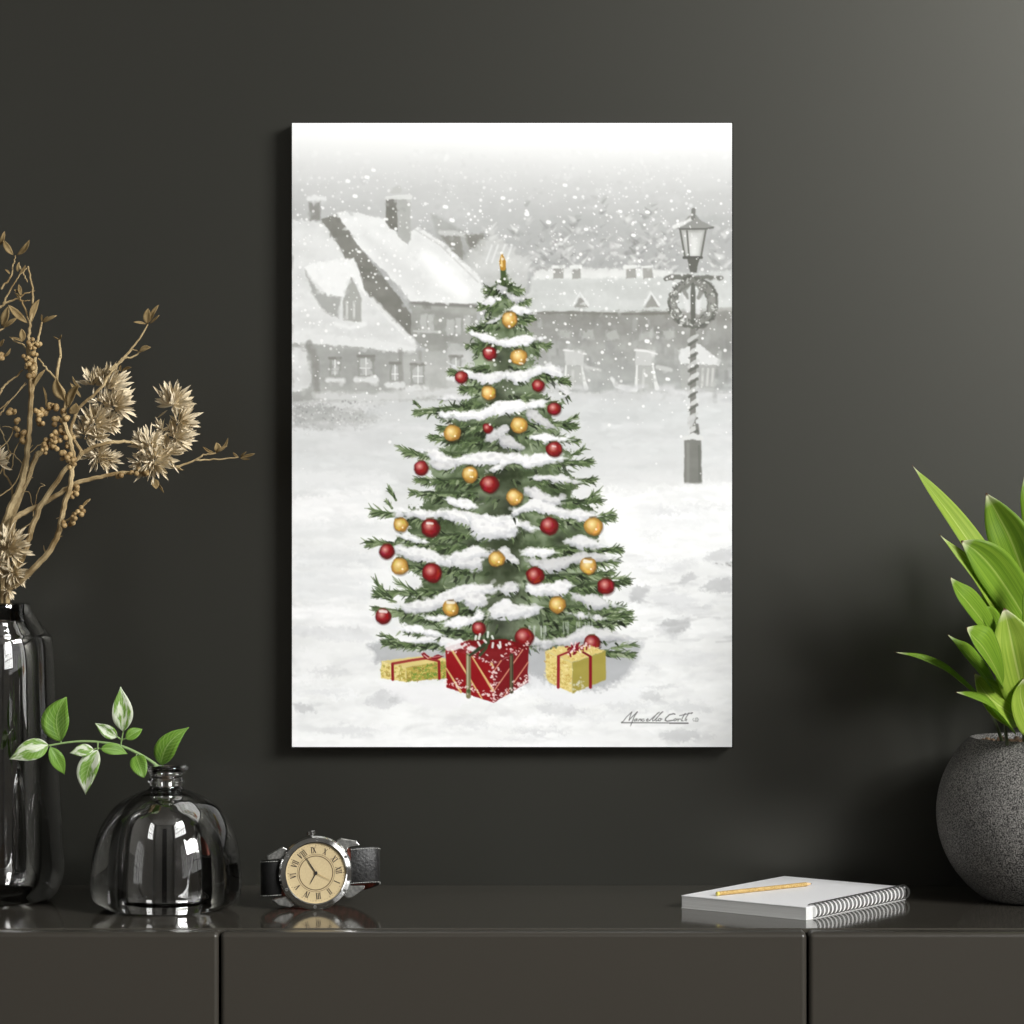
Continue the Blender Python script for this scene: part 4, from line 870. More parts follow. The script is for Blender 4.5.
# leaves: (points base -> tip in picture coordinates, depth offsets, width, colour, facing x/z)
W = pt.y
def pp(x, y, dy): return P(x, y, W+dy)
LV = [([(1006, 600), (985, 566), (955, 522), (928, 486), (912, 465)], (-.03, -.05, -.06, -.07, -.075), 27, 'pl_leaf_light', (.3, -1, .5), .7, 1.3),
      ([(1046, 650), (1032, 600), (1013, 545), (998, 515), (986, 493)], (-.01, -.03, -.05, -.055, -.06), 42, 'pl_leaf', (-.3, -1, .2), .9, .8),
      ([(1040, 650), (1020, 610), (995, 572), (977, 552), (961, 541)], (-.02, -.05, -.07, -.08, -.085), 40, 'pl_leaf', (-.4, -1, .6), .9, .75),
      ([(1020, 650), (1000, 612), (976, 574), (956, 552), (939, 534)], (-.03, -.06, -.075, -.08, -.08), 22, 'pl_leaf_light', (.4, -1, .4), .7, 1.2),
      ([(1000, 650), (985, 625), (968, 603), (957, 590), (950, 577)], (-.07, -.1, -.115, -.12, -.125), 26, 'pl_leaf', (.3, -1, .5), .8, .8),
      ([(1012, 660), (1000, 640), (990, 622), (984, 612), (979, 603)], (-.06, -.08, -.09, -.1, -.1), 24, 'pl_leaf', (.3, -1, .4), .8, .8),
      ([(1030, 718), (1022, 690), (1014, 655), (1009, 630), (1004, 608)], (-.04, -.07, -.09, -.095, -.1), 46, 'pl_leaf_light', (-.1, -1, .3), .9, .7),
      ([(1004, 688), (995, 668), (983, 648), (974, 638), (966, 628)], (-.08, -.11, -.13, -.135, -.14), 38, 'pl_leaf', (.2, -1, .6), .9, .65),
      ([(1000, 698), (986, 678), (970, 658), (959, 646), (947, 634)], (-.06, -.09, -.1, -.11, -.11), 20, 'pl_leaf', (.3, -1, .7), .8, .9),
      ([(990, 705), (970, 690), (945, 670), (920, 658), (894, 652)], (-.05, -.08, -.1, -.11, -.11), 15, 'pl_leaf', (.0, -1, 1.2), .9, .9),
      ([(1016, 735), (1002, 720), (988, 705), (972, 697), (955, 692)], (-.05, -.08, -.1, -.11, -.12), 19, 'pl_leaf', (.0, -1, 1.0), .8, .9),
      ([(1022, 722), (1008, 712), (992, 700), (980, 686), (974, 673)], (-.04, -.07, -.08, -.09, -.095), 32, 'pl_leaf_light', (-.3, -1, .5), .8, .8),
      ([(1036, 738), (1028, 722), (1022, 704), (1020, 690), (1024, 678)], (-.05, -.06, -.07, -.075, -.08), 34, 'pl_leaf_light', (.2, -1, .4), .9, .7),
      ([(1018, 712), (1012, 698), (1006, 684), (1003, 670), (1000, 660)], (-.02, -.035, -.04, -.045, -.05), 30, 'pl_leaf', (.1, -1, .2), .8, .8),
      ([(1056, 620), (1050, 570), (1040, 520), (1032, 495), (1025, 474)], (.0, -.01, -.02, -.03, -.03), 40, 'pl_leaf', (0, -1, .2), .9, .8),
      ([(1036, 690), (1040, 650), (1044, 610), (1040, 585), (1034, 566)], (-.06, -.08, -.09, -.09, -.09), 44, 'pl_leaf', (0, -1, .3), .9, .7),
      ([(1022, 680), (1020, 650), (1012, 625), (1010, 600), (1016, 570)], (.01, .0, -.01, -.02, -.02), 40, 'pl_leaf', (0, -1, .3), .9, .7),
      ([(1006, 640), (1004, 610), (1000, 590), (1004, 565), (1010, 545)], (.01, .0, -.0, -.01, -.01), 38, 'pl_leaf', (0, -1, .3), .9, .7)]
for i in range(16):     # the half of the plant that leaves the frame on the right
    x = 1062+random.uniform(-16, 66); y = random.uniform(640, 730); lx = random.uniform(10, 90); h = random.uniform(60, 190)
    dz = random.uniform(-.04, .05); LV.append(([(x-20, y), (x-20+lx*.35, y-h*.4), (x-20+lx*.8, y-h*.8), (x-20+lx, y-h)], (dz, dz*1.3, dz*1.5, dz*1.6), random.uniform(24, 44), random.choice(['pl_leaf', 'pl_leaf_light']), (random.uniform(-.4, .4), -1, random.uniform(.1, .8)), .9, .8))
for px, dy, wd, mt, fc_, ea, eb in LV:
    ps = [pp(x, y, d) for (x, y), d in zip(px, dy)]
    leaf('leaf', ps[0], ps[-1], wd*mm(W-.06)*1.06, M[mt], pl, fc_, 0, 0, .3, ea, eb+.3, nv=20, nu=8, pts=ps, wav=.012)
M['pl_stem'] = mat('planter_stem_dark', (58, 66, 40), .5)
for pts in ([(1007, 741, -.045), (1004, 716, -.05), (1000, 690, -.055), (1000, 680, -.055)], [(1002, 738, -.02), (996, 724, -.03), (988, 710, -.03)], [(1024, 741, -.03), (1024, 715, -.045), (1028, 700, -.05), (1030, 690, -.05)], [(1040, 741, 0), (1036, 690, 0), (1030, 650, -.01), (1040, 610, -.01)], [(1030, 741, .01), (1024, 690, .01), (1020, 650, -.01)], [(1060, 741, 0), (1064, 690, 0), (1070, 660, 0)]):
    b = MB(pt); b.tube(spline([pp(x, y+4*(i == 0), d) for i, (x, y, d) in enumerate(pts)], 4), [.0014, .001], 7); b.build('stem', M['pl_stem'], pl)

# ------------------------------------------------------------------ notebook and pencil
Fc = on_top(806.2, 920.7); Lc = on_top(679.7, 908.6); Rc = on_top(909, 899.7)
e2 = (Rc-Fc); len2 = e2.length; e1 = (Lc-Fc); len1 = e1.length
ang = e1.normalized().angle(e2.normalized()); d1 = e1.normalized(); d2 = e2.normalized()
bis = (d1+d2).normalized(); prp = Vector((-bis.y, bis.x, 0)); sgn = 1 if prp.dot(d1) > 0 else -1
u1 = (bis+prp*sgn).normalized(); u2 = (bis-prp*sgn).normalized()
TH = .0098
nb = tag(empty('spiral_notebook', Fc), 'thick white spiral bound notebook lying on the sideboard, its dark wire rings facing right', 'notebook')
MN = Matrix((( u2.x, u1.x, 0, 0), (u2.y, u1.y, 0, 0), (0, 0, 1, 0), (0, 0, 0, 1)))   # local x along the spine, y along the front edge
def nbv(x, y, z): return MN @ Vector((x, y, z))
def nbox(b, a, c): b.hexa([nbv(*v) for v in ((a[0], a[1], a[2]), (c[0], a[1], a[2]), (c[0], c[1], a[2]), (a[0], c[1], a[2]), (a[0], a[1], c[2]), (c[0], a[1], c[2]), (c[0], c[1], c[2]), (a[0], c[1], c[2]))])
M['pages'] = mat('page_edges', (206, 206, 203), .8, spec=.2)
m = M['pages']; tc = N(m, 'ShaderNodeTexCoord'); mp = N(m, 'ShaderNodeMapping'); mp.inputs['Scale'].default_value = (4, 4, 2600); L(m, tc.outputs['Object'], mp.inputs[0])
nz = N(m, 'ShaderNodeTexNoise', Scale=1, Detail=1); L(m, mp.outputs[0], nz.inputs['Vector']); r = N(m, 'ShaderNodeValToRGB'); r.color_ramp.elements[0].color = srgb((198, 198, 195)); r.color_ramp.elements[1].color = srgb((214, 214, 212)); r.color_ramp.elements[0].position = .3; r.color_ramp.elements[1].position = .6
L(m, nz.outputs['Fac'], r.inputs[0]); L(m, r.outputs[0], m.node_tree.nodes['Principled BSDF'].inputs['Base Color'])
b = MB(); nbox(b, (.0003, .0003, .0007), (len2-.0003, len1-.0003, TH-.0007)); b.build('page_block', M['pages'], nb, smooth=False)
for z0 in (0.0001, TH-.0007): b = MB(); nbox(b, (0, 0, z0), (len2, len1, z0+.0006)); b.build('cover', M['cover'] if z0 > .001 else M['pages'], nb, smooth=False)
nr = 24; x0 = .011; x1 = len2-.002
for i in range(nr):
    x = x0+(x1-x0)*i/(nr-1); b = MB()
    for dx in (-.0009, .0009):
        pts = []
        for k in range(25):
            a_ = -2.35+4.7*k/24; pts.append(nbv(x+dx, .0012-.0052*math.cos(a_), .0058+.0052*math.sin(a_)+(.0002 if abs(a_) > 1.2 else 0)))
        b.tube(pts, .00034, 6)
    b.build('binding_ring', M['wire'], nb)
b = MB()
for i in range(nr):
    x = x0+(x1-x0)*i/(nr-1); nbox(b, (x-.0014, .0040, TH-.0001), (x+.0014, .0054, TH+.00003))
b.build('punched_holes', M['black'], nb, smooth=False)
pz = TOPZ+TH+.0017
A_ = on_top(716.5, 893.8, pz); B_ = on_top(812, 883.6, pz); d = (B_-A_).normalized(); ln = (B_-A_).length
M['gold'] = noisy(mat('pencil_gold_paint', (180, 150, 92), .6, spec=.25), (154, 124, 66), (192, 164, 110), 900, 2, .3, dist=.0004)
M['wood'] = mat('pencil_wood', (214, 180, 136), .7); M['lead'] = mat('pencil_lead', (60, 58, 56), .4, metal=.3); M['cap'] = mat('pencil_end_yellow', (204, 190, 96), .5)
pc = tag(empty('pencil', (A_+B_)/2), 'short golden pencil lying across the white notebook', 'pencil')
b = MB(pc.location); b.tube([A_+d*.002, A_+d*(ln-.0065)], .00165, 8); b.build('barrel', M['gold'], pc, ang=20)
b = MB(pc.location); b.tube([A_, A_+d*.0004, A_+d*.002], [.0012, .0016, .00165], 10); b.build('end_cap', M['cap'], pc)
b = MB(pc.location); b.tube([A_+d*(ln-.0065), A_+d*(ln-.0018)], [.0016, .0006], 10); b.build('sharpened_wood', M['wood'], pc)
b = MB(pc.location); b.tube([A_+d*(ln-.0018), A_+d*ln], [.0006, .0001], 8); b.build('lead_tip', M['lead'], pc)

# ------------------------------------------------------------------ wrist watch
wc = P(315.5, 872.7, -.142); zu = .15625*mm(-.142)      # metres per detail unit
dist_ = wc.z-TOPZ
wt = tag(empty('wrist_watch', wc), 'steel wrist watch with cream dial and black leather strap, propped up on the sideboard', 'watch')
roll = math.radians(7); yaw = math.radians(9)
wt.rotation_euler = (Matrix.Rotation(yaw, 3, 'Z') @ Matrix.Rotation(math.radians(-3), 3, 'X')).to_euler()
Rr = Matrix.Rotation(-roll, 4, 'Y')       # roll of the whole watch about its face axis
def ring(name, prof, mt, n=72, bevel=0):
    "prof: (radius, y) turned about the local Y axis"
    b = MB(); b.lathe([(r_*zu, -y_*zu) for r_, y_ in prof], n)
    b.v = [(x, -z, y) for x, y, z in b.v]; return b.build(name, mt, wt, ang=30)
# y negative = towards the viewer
ring('case', [(0, 60), (190, 60), (222, 50), (228, 30), (228, -8), (222, -16), (200, -16), (0, -14)], M['chrome'])
ring('bezel', [(194, -14), (236, -12), (236, -24), (226, -38), (200, -44), (193, -40), (190, -20), (194, -14)], M['chrome'])
M['dialm'] = noisy(mat('dial_cream', (206, 184, 142), .6, spec=.2), (182, 164, 126), (188, 170, 132), 900, 2)
ring('dial', [(0, -26), (192, -26), (192, -18), (0, -18)], M['dialm'])
M['print'] = mat('dial_print', (50, 38, 26), .6); M['print2'] = mat('dial_track', (92, 74, 46), .6)
def face(r_, th, y_): return Vector((r_*math.cos(th)*zu, y_*zu, r_*math.sin(th)*zu))
def plate(b, pts, y_, t=1.0): b.prism([(p[0]*zu, p[1]*zu) for p in pts], y_*zu, (y_+t)*zu)
b = MB()
for k in range(60):
    th = 2*PI*k/60; w_ = 2.4 if k % 5 else 4; r0, r1 = (176, 180) if k % 5 else (173, 181)
    c_, s_ = math.cos(th), math.sin(th); plate(b, [(r0*c_-w_*s_/2, r0*s_+w_*c_/2), (r1*c_-w_*s_/2, r1*s_+w_*c_/2), (r1*c_+w_*s_/2, r1*s_-w_*c_/2), (r0*c_+w_*s_/2, r0*s_-w_*c_/2)], -27.2)
for k in range(96):
    t0, t1 = 2*PI*k/96, 2*PI*(k+1)/96
    for ra, rb in ((105, 111), (118, 120.5)): plate(b, [(ra*math.cos(t0), ra*math.sin(t0)), (rb*math.cos(t0), rb*math.sin(t0)), (rb*math.cos(t1), rb*math.sin(t1)), (ra*math.cos(t1), ra*math.sin(t1))], -27.0)
b.build('minute_track', M['print2'], wt, smooth=False)
num = {'I': ([('I', 0)], 12), 'V': ([('V', 0)], 26), 'X': ([('X', 0)], 24)}
def numeral(b, txt, ang_):
    adv = {'I': 11, 'V': 24, 'X': 23}; tot = sum(adv[c] for c in txt); x = -tot/2; h = 19; out = []
    for c in txt:
        wd = adv[c]; cx = x+wd/2
        def q(p0, p1, w_): # thick line as a quad
            dx, dy = p1[0]-p0[0], p1[1]-p0[1]; l_ = math.hypot(dx, dy); nx, ny = -dy/l_*w_/2, dx/l_*w_/2
            out.append([(p0[0]+nx, p0[1]+ny), (p1[0]+nx, p1[1]+ny), (p1[0]-nx, p1[1]-ny), (p0[0]-nx, p0[1]-ny)])
        if c == 'I': q((cx, -h), (cx, h), 5.4); q((cx-5, h), (cx+5, h), 2.4); q((cx-5, -h), (cx+5, -h), 2.4)
        if c == 'V': q((cx-8, h), (cx, -h), 6.5); q((cx, -h), (cx+8, h), 3); q((cx-12, h), (cx-4, h), 1.8); q((cx+4, h), (cx+12, h), 1.8)
        if c == 'X': q((cx-8, h), (cx+8, -h), 6.5); q((cx+8, h), (cx-8, -h), 3); [q((cx+sx*8-4, sy*h), (cx+sx*8+4, sy*h), 1.8) for sx in (-1, 1) for sy in (-1, 1)]
        x += wd
    r_ = 147; ca, sa = math.cos(ang_-PI/2), math.sin(ang_-PI/2)
    for quad in out: plate(b, [(r_*math.cos(ang_)+x_*ca-y_*sa, r_*math.sin(ang_)+x_*sa+y_*ca) for x_, y_ in quad], -27.6)
b = MB()
for k, t in enumerate(('XII', 'I', 'II', 'III', 'IV', 'V', 'VI', 'VII', 'VIII', 'IX', 'X', 'XI')): numeral(b, t, math.radians(6-30*k))
b.build('roman_numerals', M['print'], wt, smooth=False)
def hand(name, tip, w_, mt, y_, tail=14):
    b = MB(); l_ = math.hypot(*tip); ux, uz = tip[0]/l_, tip[1]/l_; nx, nz_ = -uz, ux
    plate(b, [(-ux*tail+nx*w_*.5, -uz*tail+nz_*w_*.5), (ux*l_*.15+nx*w_, uz*l_*.15+nz_*w_), (ux*l_*.7+nx*w_*.8, uz*l_*.7+nz_*w_*.8), (tip[0], tip[1]), (ux*l_*.7-nx*w_*.8, uz*l_*.7-nz_*w_*.8), (ux*l_*.15-nx*w_, uz*l_*.15-nz_*w_), (-ux*tail-nx*w_*.5, -uz*tail-nz_*w_*.5)], y_, 1.5)
    return b.build(name, mt, wt, smooth=False)
hand('hour_hand', (-42, -76), 3.6, M['black'], -31); hand('minute_hand', (-72, 112), 3.6, M['black'], -33.5); hand('second_hand', (108, -58), 1.3, M['brass'], -36)
ring('center_pin', [(0, -39), (8, -39), (10, -36), (10, -26)], M['black'], 16)
M['satin_dark'] = mat('screw_steel', (120, 118, 114), .3, metal=1)
for k in range(6):
    th = math.radians(20+60*k+8); c_ = (215*math.cos(th), 215*math.sin(th)); b = MB()
    vs = [(c_[0]+10*math.cos(a_), c_[1]+10*math.sin(a_)) for a_ in np.linspace(0, 2*PI, 13)[:-1]]; plate(b, vs, -44, 4)
    so_ = b.build('bezel_screw', M['satin'], wt, smooth=False)
    b = MB(); plate(b, [(c_[0]-8, c_[1]-2.2), (c_[0]+8, c_[1]-2.2), (c_[0]+8, c_[1]+2.2), (c_[0]-8, c_[1]+2.2)], -44.4, 1); so_2 = b.build('screw_slot', M['black'], so_, smooth=False)
# crown on the upper edge
b = MB(); th = math.radians(96)
for (r0, r1, rad) in ((226, 242, 16), (242, 268, 29)):
    pts = [Vector((r_*math.cos(th)*zu, 12*zu, r_*math.sin(th)*zu)) for r_ in (r0, r0+2, r1-2, r1)]
    b.tube(pts, [rad*zu*.9, rad*zu, rad*zu, rad*zu*.9], 20)
b.build('crown', M['chrome'], wt, ang=25)
# lugs (outlines in detail units relative to the face centre)
def off(pts): return [((x-483), -(y-465)) for x, y in pts]
for pts in (off([(172, 352), (200, 335), (275, 295), (330, 330), (290, 400), (250, 375), (178, 378)]), off([(204, 632), (290, 612), (330, 640), (345, 668), (322, 682), (250, 668)]),
            off([(622, 262), (648, 247), (745, 266), (770, 296), (700, 306), (672, 340), (600, 300)]), off([(640, 600), (700, 552), (800, 552), (796, 572), (720, 625), (690, 632)])):
    b = MB(); plate(b, pts, -6, 44); b.build('lug', M['satin'], wt, bevel=.0006, seg=2)
# strap
M['leather'] = noisy(mat('strap_leather_black', (20, 20, 19), .5, spec=.4), (10, 10, 10), (40, 39, 38), 420, 4, .6, dist=.0008)
M['leather_b'] = mat('strap_leather_smooth', (10, 10, 9), .6, spec=.25); M['lining'] = noisy(mat('strap_lining', (178, 92, 74), .7), (120, 76, 56), (190, 98, 84), 300, 3)
M['stitch'] = mat('strap_thread', (190, 190, 184), .7)
def strap(name, pts, mt, mtl, sign):
    pth = spline([Vector(p) for p in pts], 6); hw = 116*zu; T = .0028; rows = []
    nrm = []
    for i, p in enumerate(pth):
        d = pth[min(i+1, len(pth)-1)]-pth[max(i-1, 0)]; n_ = Vector((d.y, -d.x, 0)).normalized()*sign; nrm.append(n_)
    def band(o0, o1, i0, i1, hw_, dz=0):
        b = MB(); vs = []; fs = []
        for i in range(i0, i1):
            for o_ in (o0, o1):
                for z in (-1, -.92, 0, .92, 1):
                    q = pth[i]+nrm[i]*(o_*(1 if abs(z) < .95 else .75))+Vector((0, 0, z*hw_+dz)); vs.append(q)
        m = 10
        for i in range(i1-i0-1):
            for k in range(4): fs.append((i*m+k, i*m+k+1, (i+1)*m+k+1, (i+1)*m+k)); fs.append((i*m+5+k, (i+1)*m+5+k, (i+1)*m+6+k, i*m+6+k))
            fs.append((i*m, (i+1)*m, (i+1)*m+5, i*m+5)); fs.append((i*m+4, i*m+9, (i+1)*m+9, (i+1)*m+4))
        fs.append((0, 5, 6, 7, 8, 9, 4, 3, 2, 1)); e_ = (i1-i0-1)*m; fs.append(tuple(e_+k for k in (0, 1, 2, 3, 4, 9, 8, 7, 6, 5)))
        b.add(vs, fs); return b
    n = len(pth)
    b = band(.0, T, 2, n, hw); o = b.build(name, mt, wt, ang=50)
    b = band(-.0008, -.00005, 0, n, hw*.97); b.build('strap_lining', mtl, o, ang=50)
    for z in (-.93, .93):
        b = MB()
        for i in range(2, n-2):
            seg = pth[i+1]-pth[i]; k = max(1, int(seg.length/.0016))
            for j in range(k):
                a0 = pth[i]+seg*((j+.15)/k)+nrm[i]*(T+.0001)+Vector((0, 0, z*hw)); a1 = pth[i]+seg*((j+.8)/k)+nrm[i]*(T+.0001)+Vector((0, 0, z*hw)); b.tube([a0, a1], .00026, 5)
        b.build('stitching', M['stitch'], o)
    return o
zr = -.007
sl = strap('strap', [(-.0245, .004, -.0035), (-.029, .0035, -.0036), (-.0345, .0045, -.0040), (-.0368, .010, -.0045), (-.0362, .024, -.0055), (-.028, .040, -.0065), (-.014, .048, zr), (.004, .050, zr)], M['leather_b'], M['lining'], -1)
sr = strap('strap', [(.0245, .003, .0040), (.032, .0025, .0045), (.0415, .004, .0048), (.0465, .008, .0042), (.0465, .022, .001), (.037, .041, -.004), (.020, .053, zr), (-.004, .0552, zr)], M['leather'], M['lining'], 1)
sl['label'] = 'smooth black left strap half'; sr['label'] = 'grained black right strap half'
b = MB()
bx, by, hz = .0, .0598, .0165
for z in (-hz, hz): b.tube([(bx-.008, by, zr+z), (bx+.008, by, zr+z)], .0012, 8)
for x in (-.008, .008): b.tube([(bx+x, by, zr-hz), (bx+x, by, zr+hz)], .0012, 8)
b.build('buckle', M['chrome'], wt)
for o in wt.children:      # roll the whole watch together
    o.matrix_parent_inverse = Matrix.Identity(4)
wt.rotation_euler = (wt.rotation_euler.to_matrix() @ Matrix.Rotation(0, 3, 'Y')).to_euler()

# ------------------------------------------------------------------ dried branches
random.seed(4)
M['dry'] = noisy(mat('dried_stem', (160, 138, 100), .75, spec=.25), (128, 106, 70), (184, 164, 124), 60, 4, .5, 300, dist=.0015)
M['dry_leaf'] = noisy(mat('dried_leaf', (150, 126, 84), .75, spec=.2), (108, 90, 58), (150, 130, 92), 90, 4)
M['dry_head'] = noisy(mat('dried_bract', (206, 190, 158), .8, spec=.2), (182, 164, 128), (236, 224, 198), 60, 4, lo=.3, hi=.7)
M['berry'] = noisy(mat('dried_berry', (150, 124, 80), .6), (124, 98, 58), (174, 148, 102), 120, 3)
VY = vb.y
a1 = lambda x, y, d=0: P(x*.2539, 220+y*.2539, VY+d)
a2 = lambda x, y, d=0: P(x*.2539, 440+y*.2539, VY+d)
px_ = lambda x, y, d=0: P(x, y, VY+d)
def jit(v, r=.0008): return Vector(v)+Vector((random.uniform(-r, r), random.uniform(-r, r), random.uniform(-r, r)))
def wob(pts, r): return [pts[0]]+[jit(p, r) for p in pts[1:-1]]+[pts[-1]]
def branch(label, stems, leaves=(), berries=(), heads=()):
    o = tag(empty('dried_branch', stems[0][0][0]), label, 'dried branch', 'dried branches in the tall vase'); og = o.location
    b = MB(og)
    for pts, r in stems:
        sp = spline(pts, 5); sp = wob(sp, .0005); b.tube(sp, [q*.00082 for q in r], 7)
    b.build('stem', M['dry'], o)
    for (p0, p1, wd, *rest) in leaves:
        leaf('leaf', p0, p1, wd*.84*.2539*mm(VY), M['dry_leaf'], o, (random.uniform(-.6, .6), -1, random.uniform(-.4, .4)), (p1-p0).length*random.uniform(-.1, .1), (p1-p0).length*random.uniform(-.12, .12), .45, .9, .9, nv=8, nu=4, wav=.03)
    for cl in berries:
        b = MB(og)
        for c_, sx, sz, n in cl:
            for _ in range(n): b.ball(c_+Vector((random.uniform(-sx, sx), random.uniform(-.004, .004)-.002, random.uniform(-sz, sz)))*1, random.uniform(.0017, .0024), 10, 7)
        b.build('berry_cluster', M['berry'], o)
    for hd in heads:
        b = MB(og)
        for c_, rad, n, dirv in hd:
            dv = Vector(dirv)
            for _ in range(int(n*.95)):
                d = Vector((random.gauss(0, 1), random.gauss(0, 1)-.3, random.gauss(0, 1))).normalized()
                d = (d+dv*1.0+Vector((.25, -.1, .4))).normalized(); st = c_+d*rad*random.uniform(.0, .45); en = st+(d+dv*.3+Vector((.1, 0, .25))*random.random()).normalized()*rad*random.uniform(.42, .92)
                leaf('', st, en, rad*random.uniform(.11, .21), None, None, jit((d.y, -abs(d.x)-.2, .3), .3), (en-st).length*random.uniform(-.08, .08), 0, .5, .9, 1.0, nv=4, nu=2, mb=b)
        b.build('flower_head', M['dry_head'], o, fix=False)
    return o
def q1(l): return [a1(*p) for p in l]
def q2(l): return [a2(*p) for p in l]
R1 = .2539*mm(VY)
lf1 = lambda x0, y0, x1, y1, w_, d=0: (a1(x0, y0, d), a1(x1, y1, d-.004), w_)
# tall upright branch with the berry column
branch('tallest upright dried branch, a column of round berries halfway up its stem',
    [(([px_(-4, 880, .006), px_(1, 740, .0), px_(3, 600, -.003)]+q2([(8, 400, 0), (40, 270, 0), (75, 200, 0), (100, 100, 0), (112, 0, 0)])+q1([(120, 760, 0), (123, 650, 0), (116, 560, 0), (112, 470, 0), (120, 400, 0), (130, 300, 0), (120, 225, 0), (110, 182, 0)])), [2.4, 3.4, 3.6, 3.0, 2.6, 2.4, 2.2, 1.4, 1, .7]),
     (q1([(125, 680), (140, 600), (136, 500), (150, 470), (165, 402)]), [1.8, 1.4, .9]), (q1([(116, 560), (100, 500), (60, 480), (38, 460)]), [1, .8, .3]), (q1([(118, 400), (85, 320), (70, 290)]), [1.0, .7]),
     (q1([(0, 345), (30, 325), (70, 308), (100, 290), (138, 278)]), [1.2, .8, .4]), (q1([(12, 330), (40, 280), (60, 240), (90, 205), (110, 185)]), [1, .7, .5]), (q1([(5, 272), (40, 225), (52, 180), (60, 140)]), [1, .8, .6]), (q1([(75, 180), (95, 215), (108, 245)]), [.8, .5]),
     (q1([(80, 320), (100, 318), (120, 315)]), [.7, .3]), (q1([(0, 435), (30, 410), (70, 380)]), [1, .5])],
    [lf1(52, 138, 13, 78, 30), lf1(66, 138, 116, 78, 26), lf1(0, 100, 18, 44, 20), lf1(108, 406, 32, 334, 34), lf1(122, 406, 155, 312, 32), lf1(6, 420, 32, 340, 40, -.006), lf1(10, 425, 68, 385, 22), lf1(84, 300, 74, 252, 22), lf1(70, 285, 54, 275, 10), lf1(78, 320, 58, 285, 12),
     lf1(88, 480, 84, 428, 32), lf1(90, 480, 38, 462, 12), lf1(170, 404, 224, 376, 20), lf1(165, 402, 164, 372, 10), lf1(168, 402, 190, 378, 8), lf1(70, 205, 76, 165, 16), lf1(75, 210, 100, 178, 12), lf1(135, 660, 180, 588, 20), lf1(40, 215, 18, 195, 10), lf1(180, 740, 168, 655, 12)],
    [[(a1(128, 500, -.004), 16*R1, 30*R1, 9), (a1(118, 560, -.004), 22*R1, 30*R1, 11), (a1(128, 600, -.004), 12*R1, 16*R1, 3), (a1(152, 495, -.004), 8*R1, 12*R1, 3)]])
# thin left twigs
branch('thin pale tangled dried twigs at the left edge of the arrangement',
    [([px_(-10, 880, .0), px_(-8, 700, 0), px_(-6, 605, 0)]+q2([(0, 480, .01), (30, 330, .01), (50, 200, .01), (15, 120, .01), (40, 60, .01), (20, 0, .01)])+q1([(0, 820, .01), (-20, 760, .01)]), [1.6, 1.6, 1.2, .8, .6, .5]),
     (q1([(0, 770), (20, 738), (60, 690), (100, 640)]), [.9, .6, .4]), (q1([(-5, 690), (20, 650), (60, 620), (90, 590)]), [1.2, .9, .6]), (q2([(10, 330), (60, 230), (110, 205), (130, 270)]), [.7, .5, .4]), (q2([(20, 380), (90, 350), (150, 300), (155, 280)]), [.7, .5, .3]),
     (q2([(0, 220), (60, 170), (100, 60), (130, 20)]), [.7, .5, .4]), (q1([(0, 900), (40, 860), (50, 820), (10, 815)]), [.7, .5, .4]), (q1([(0, 1000), (40, 920), (80, 950), (110, 990)]), [.6, .5, .4]), (q1([(100, 940), (150, 890), (190, 865)]), [.6, .4]), (q2([(20, 300), (75, 300)]), [.9, .3]), (q2([(130, 300), (150, 200), (175, 180), (160, 170)]), [.5, .3]),
     (q1([(0, 745), (50, 700), (105, 645)]), [.6, .3]), (q2([(0, 60), (40, 120), (60, 40), (95, -20)]), [.6, .5, .4])],
    [lf1(10, 540, 42, 505, 14), lf1(0, 500, 16, 470, 16)],
    [[(a1(5, 540), 10*R1, 16*R1, 4)], [(a1(52, 745), 14*R1, 18*R1, 6), (a1(62, 790), 10*R1, 12*R1, 3)], [(a1(85, 835), 20*R1, 24*R1, 9), (a1(92, 880), 14*R1, 16*R1, 4)]],
    [[(px_(8, 548, -.015), .0175, 150, (0, 0, 0)), (px_(14, 572, -.01), .013, 80, (.2, 0, -.3)), (px_(-8, 560, -.01), .018, 110, (0, 0, 0)), (px_(8, 590, -.008), .009, 30, (.2, 0, -.5))], [(px_(-4, 462, 0), .012, 50, (.6, 0, .2))]])
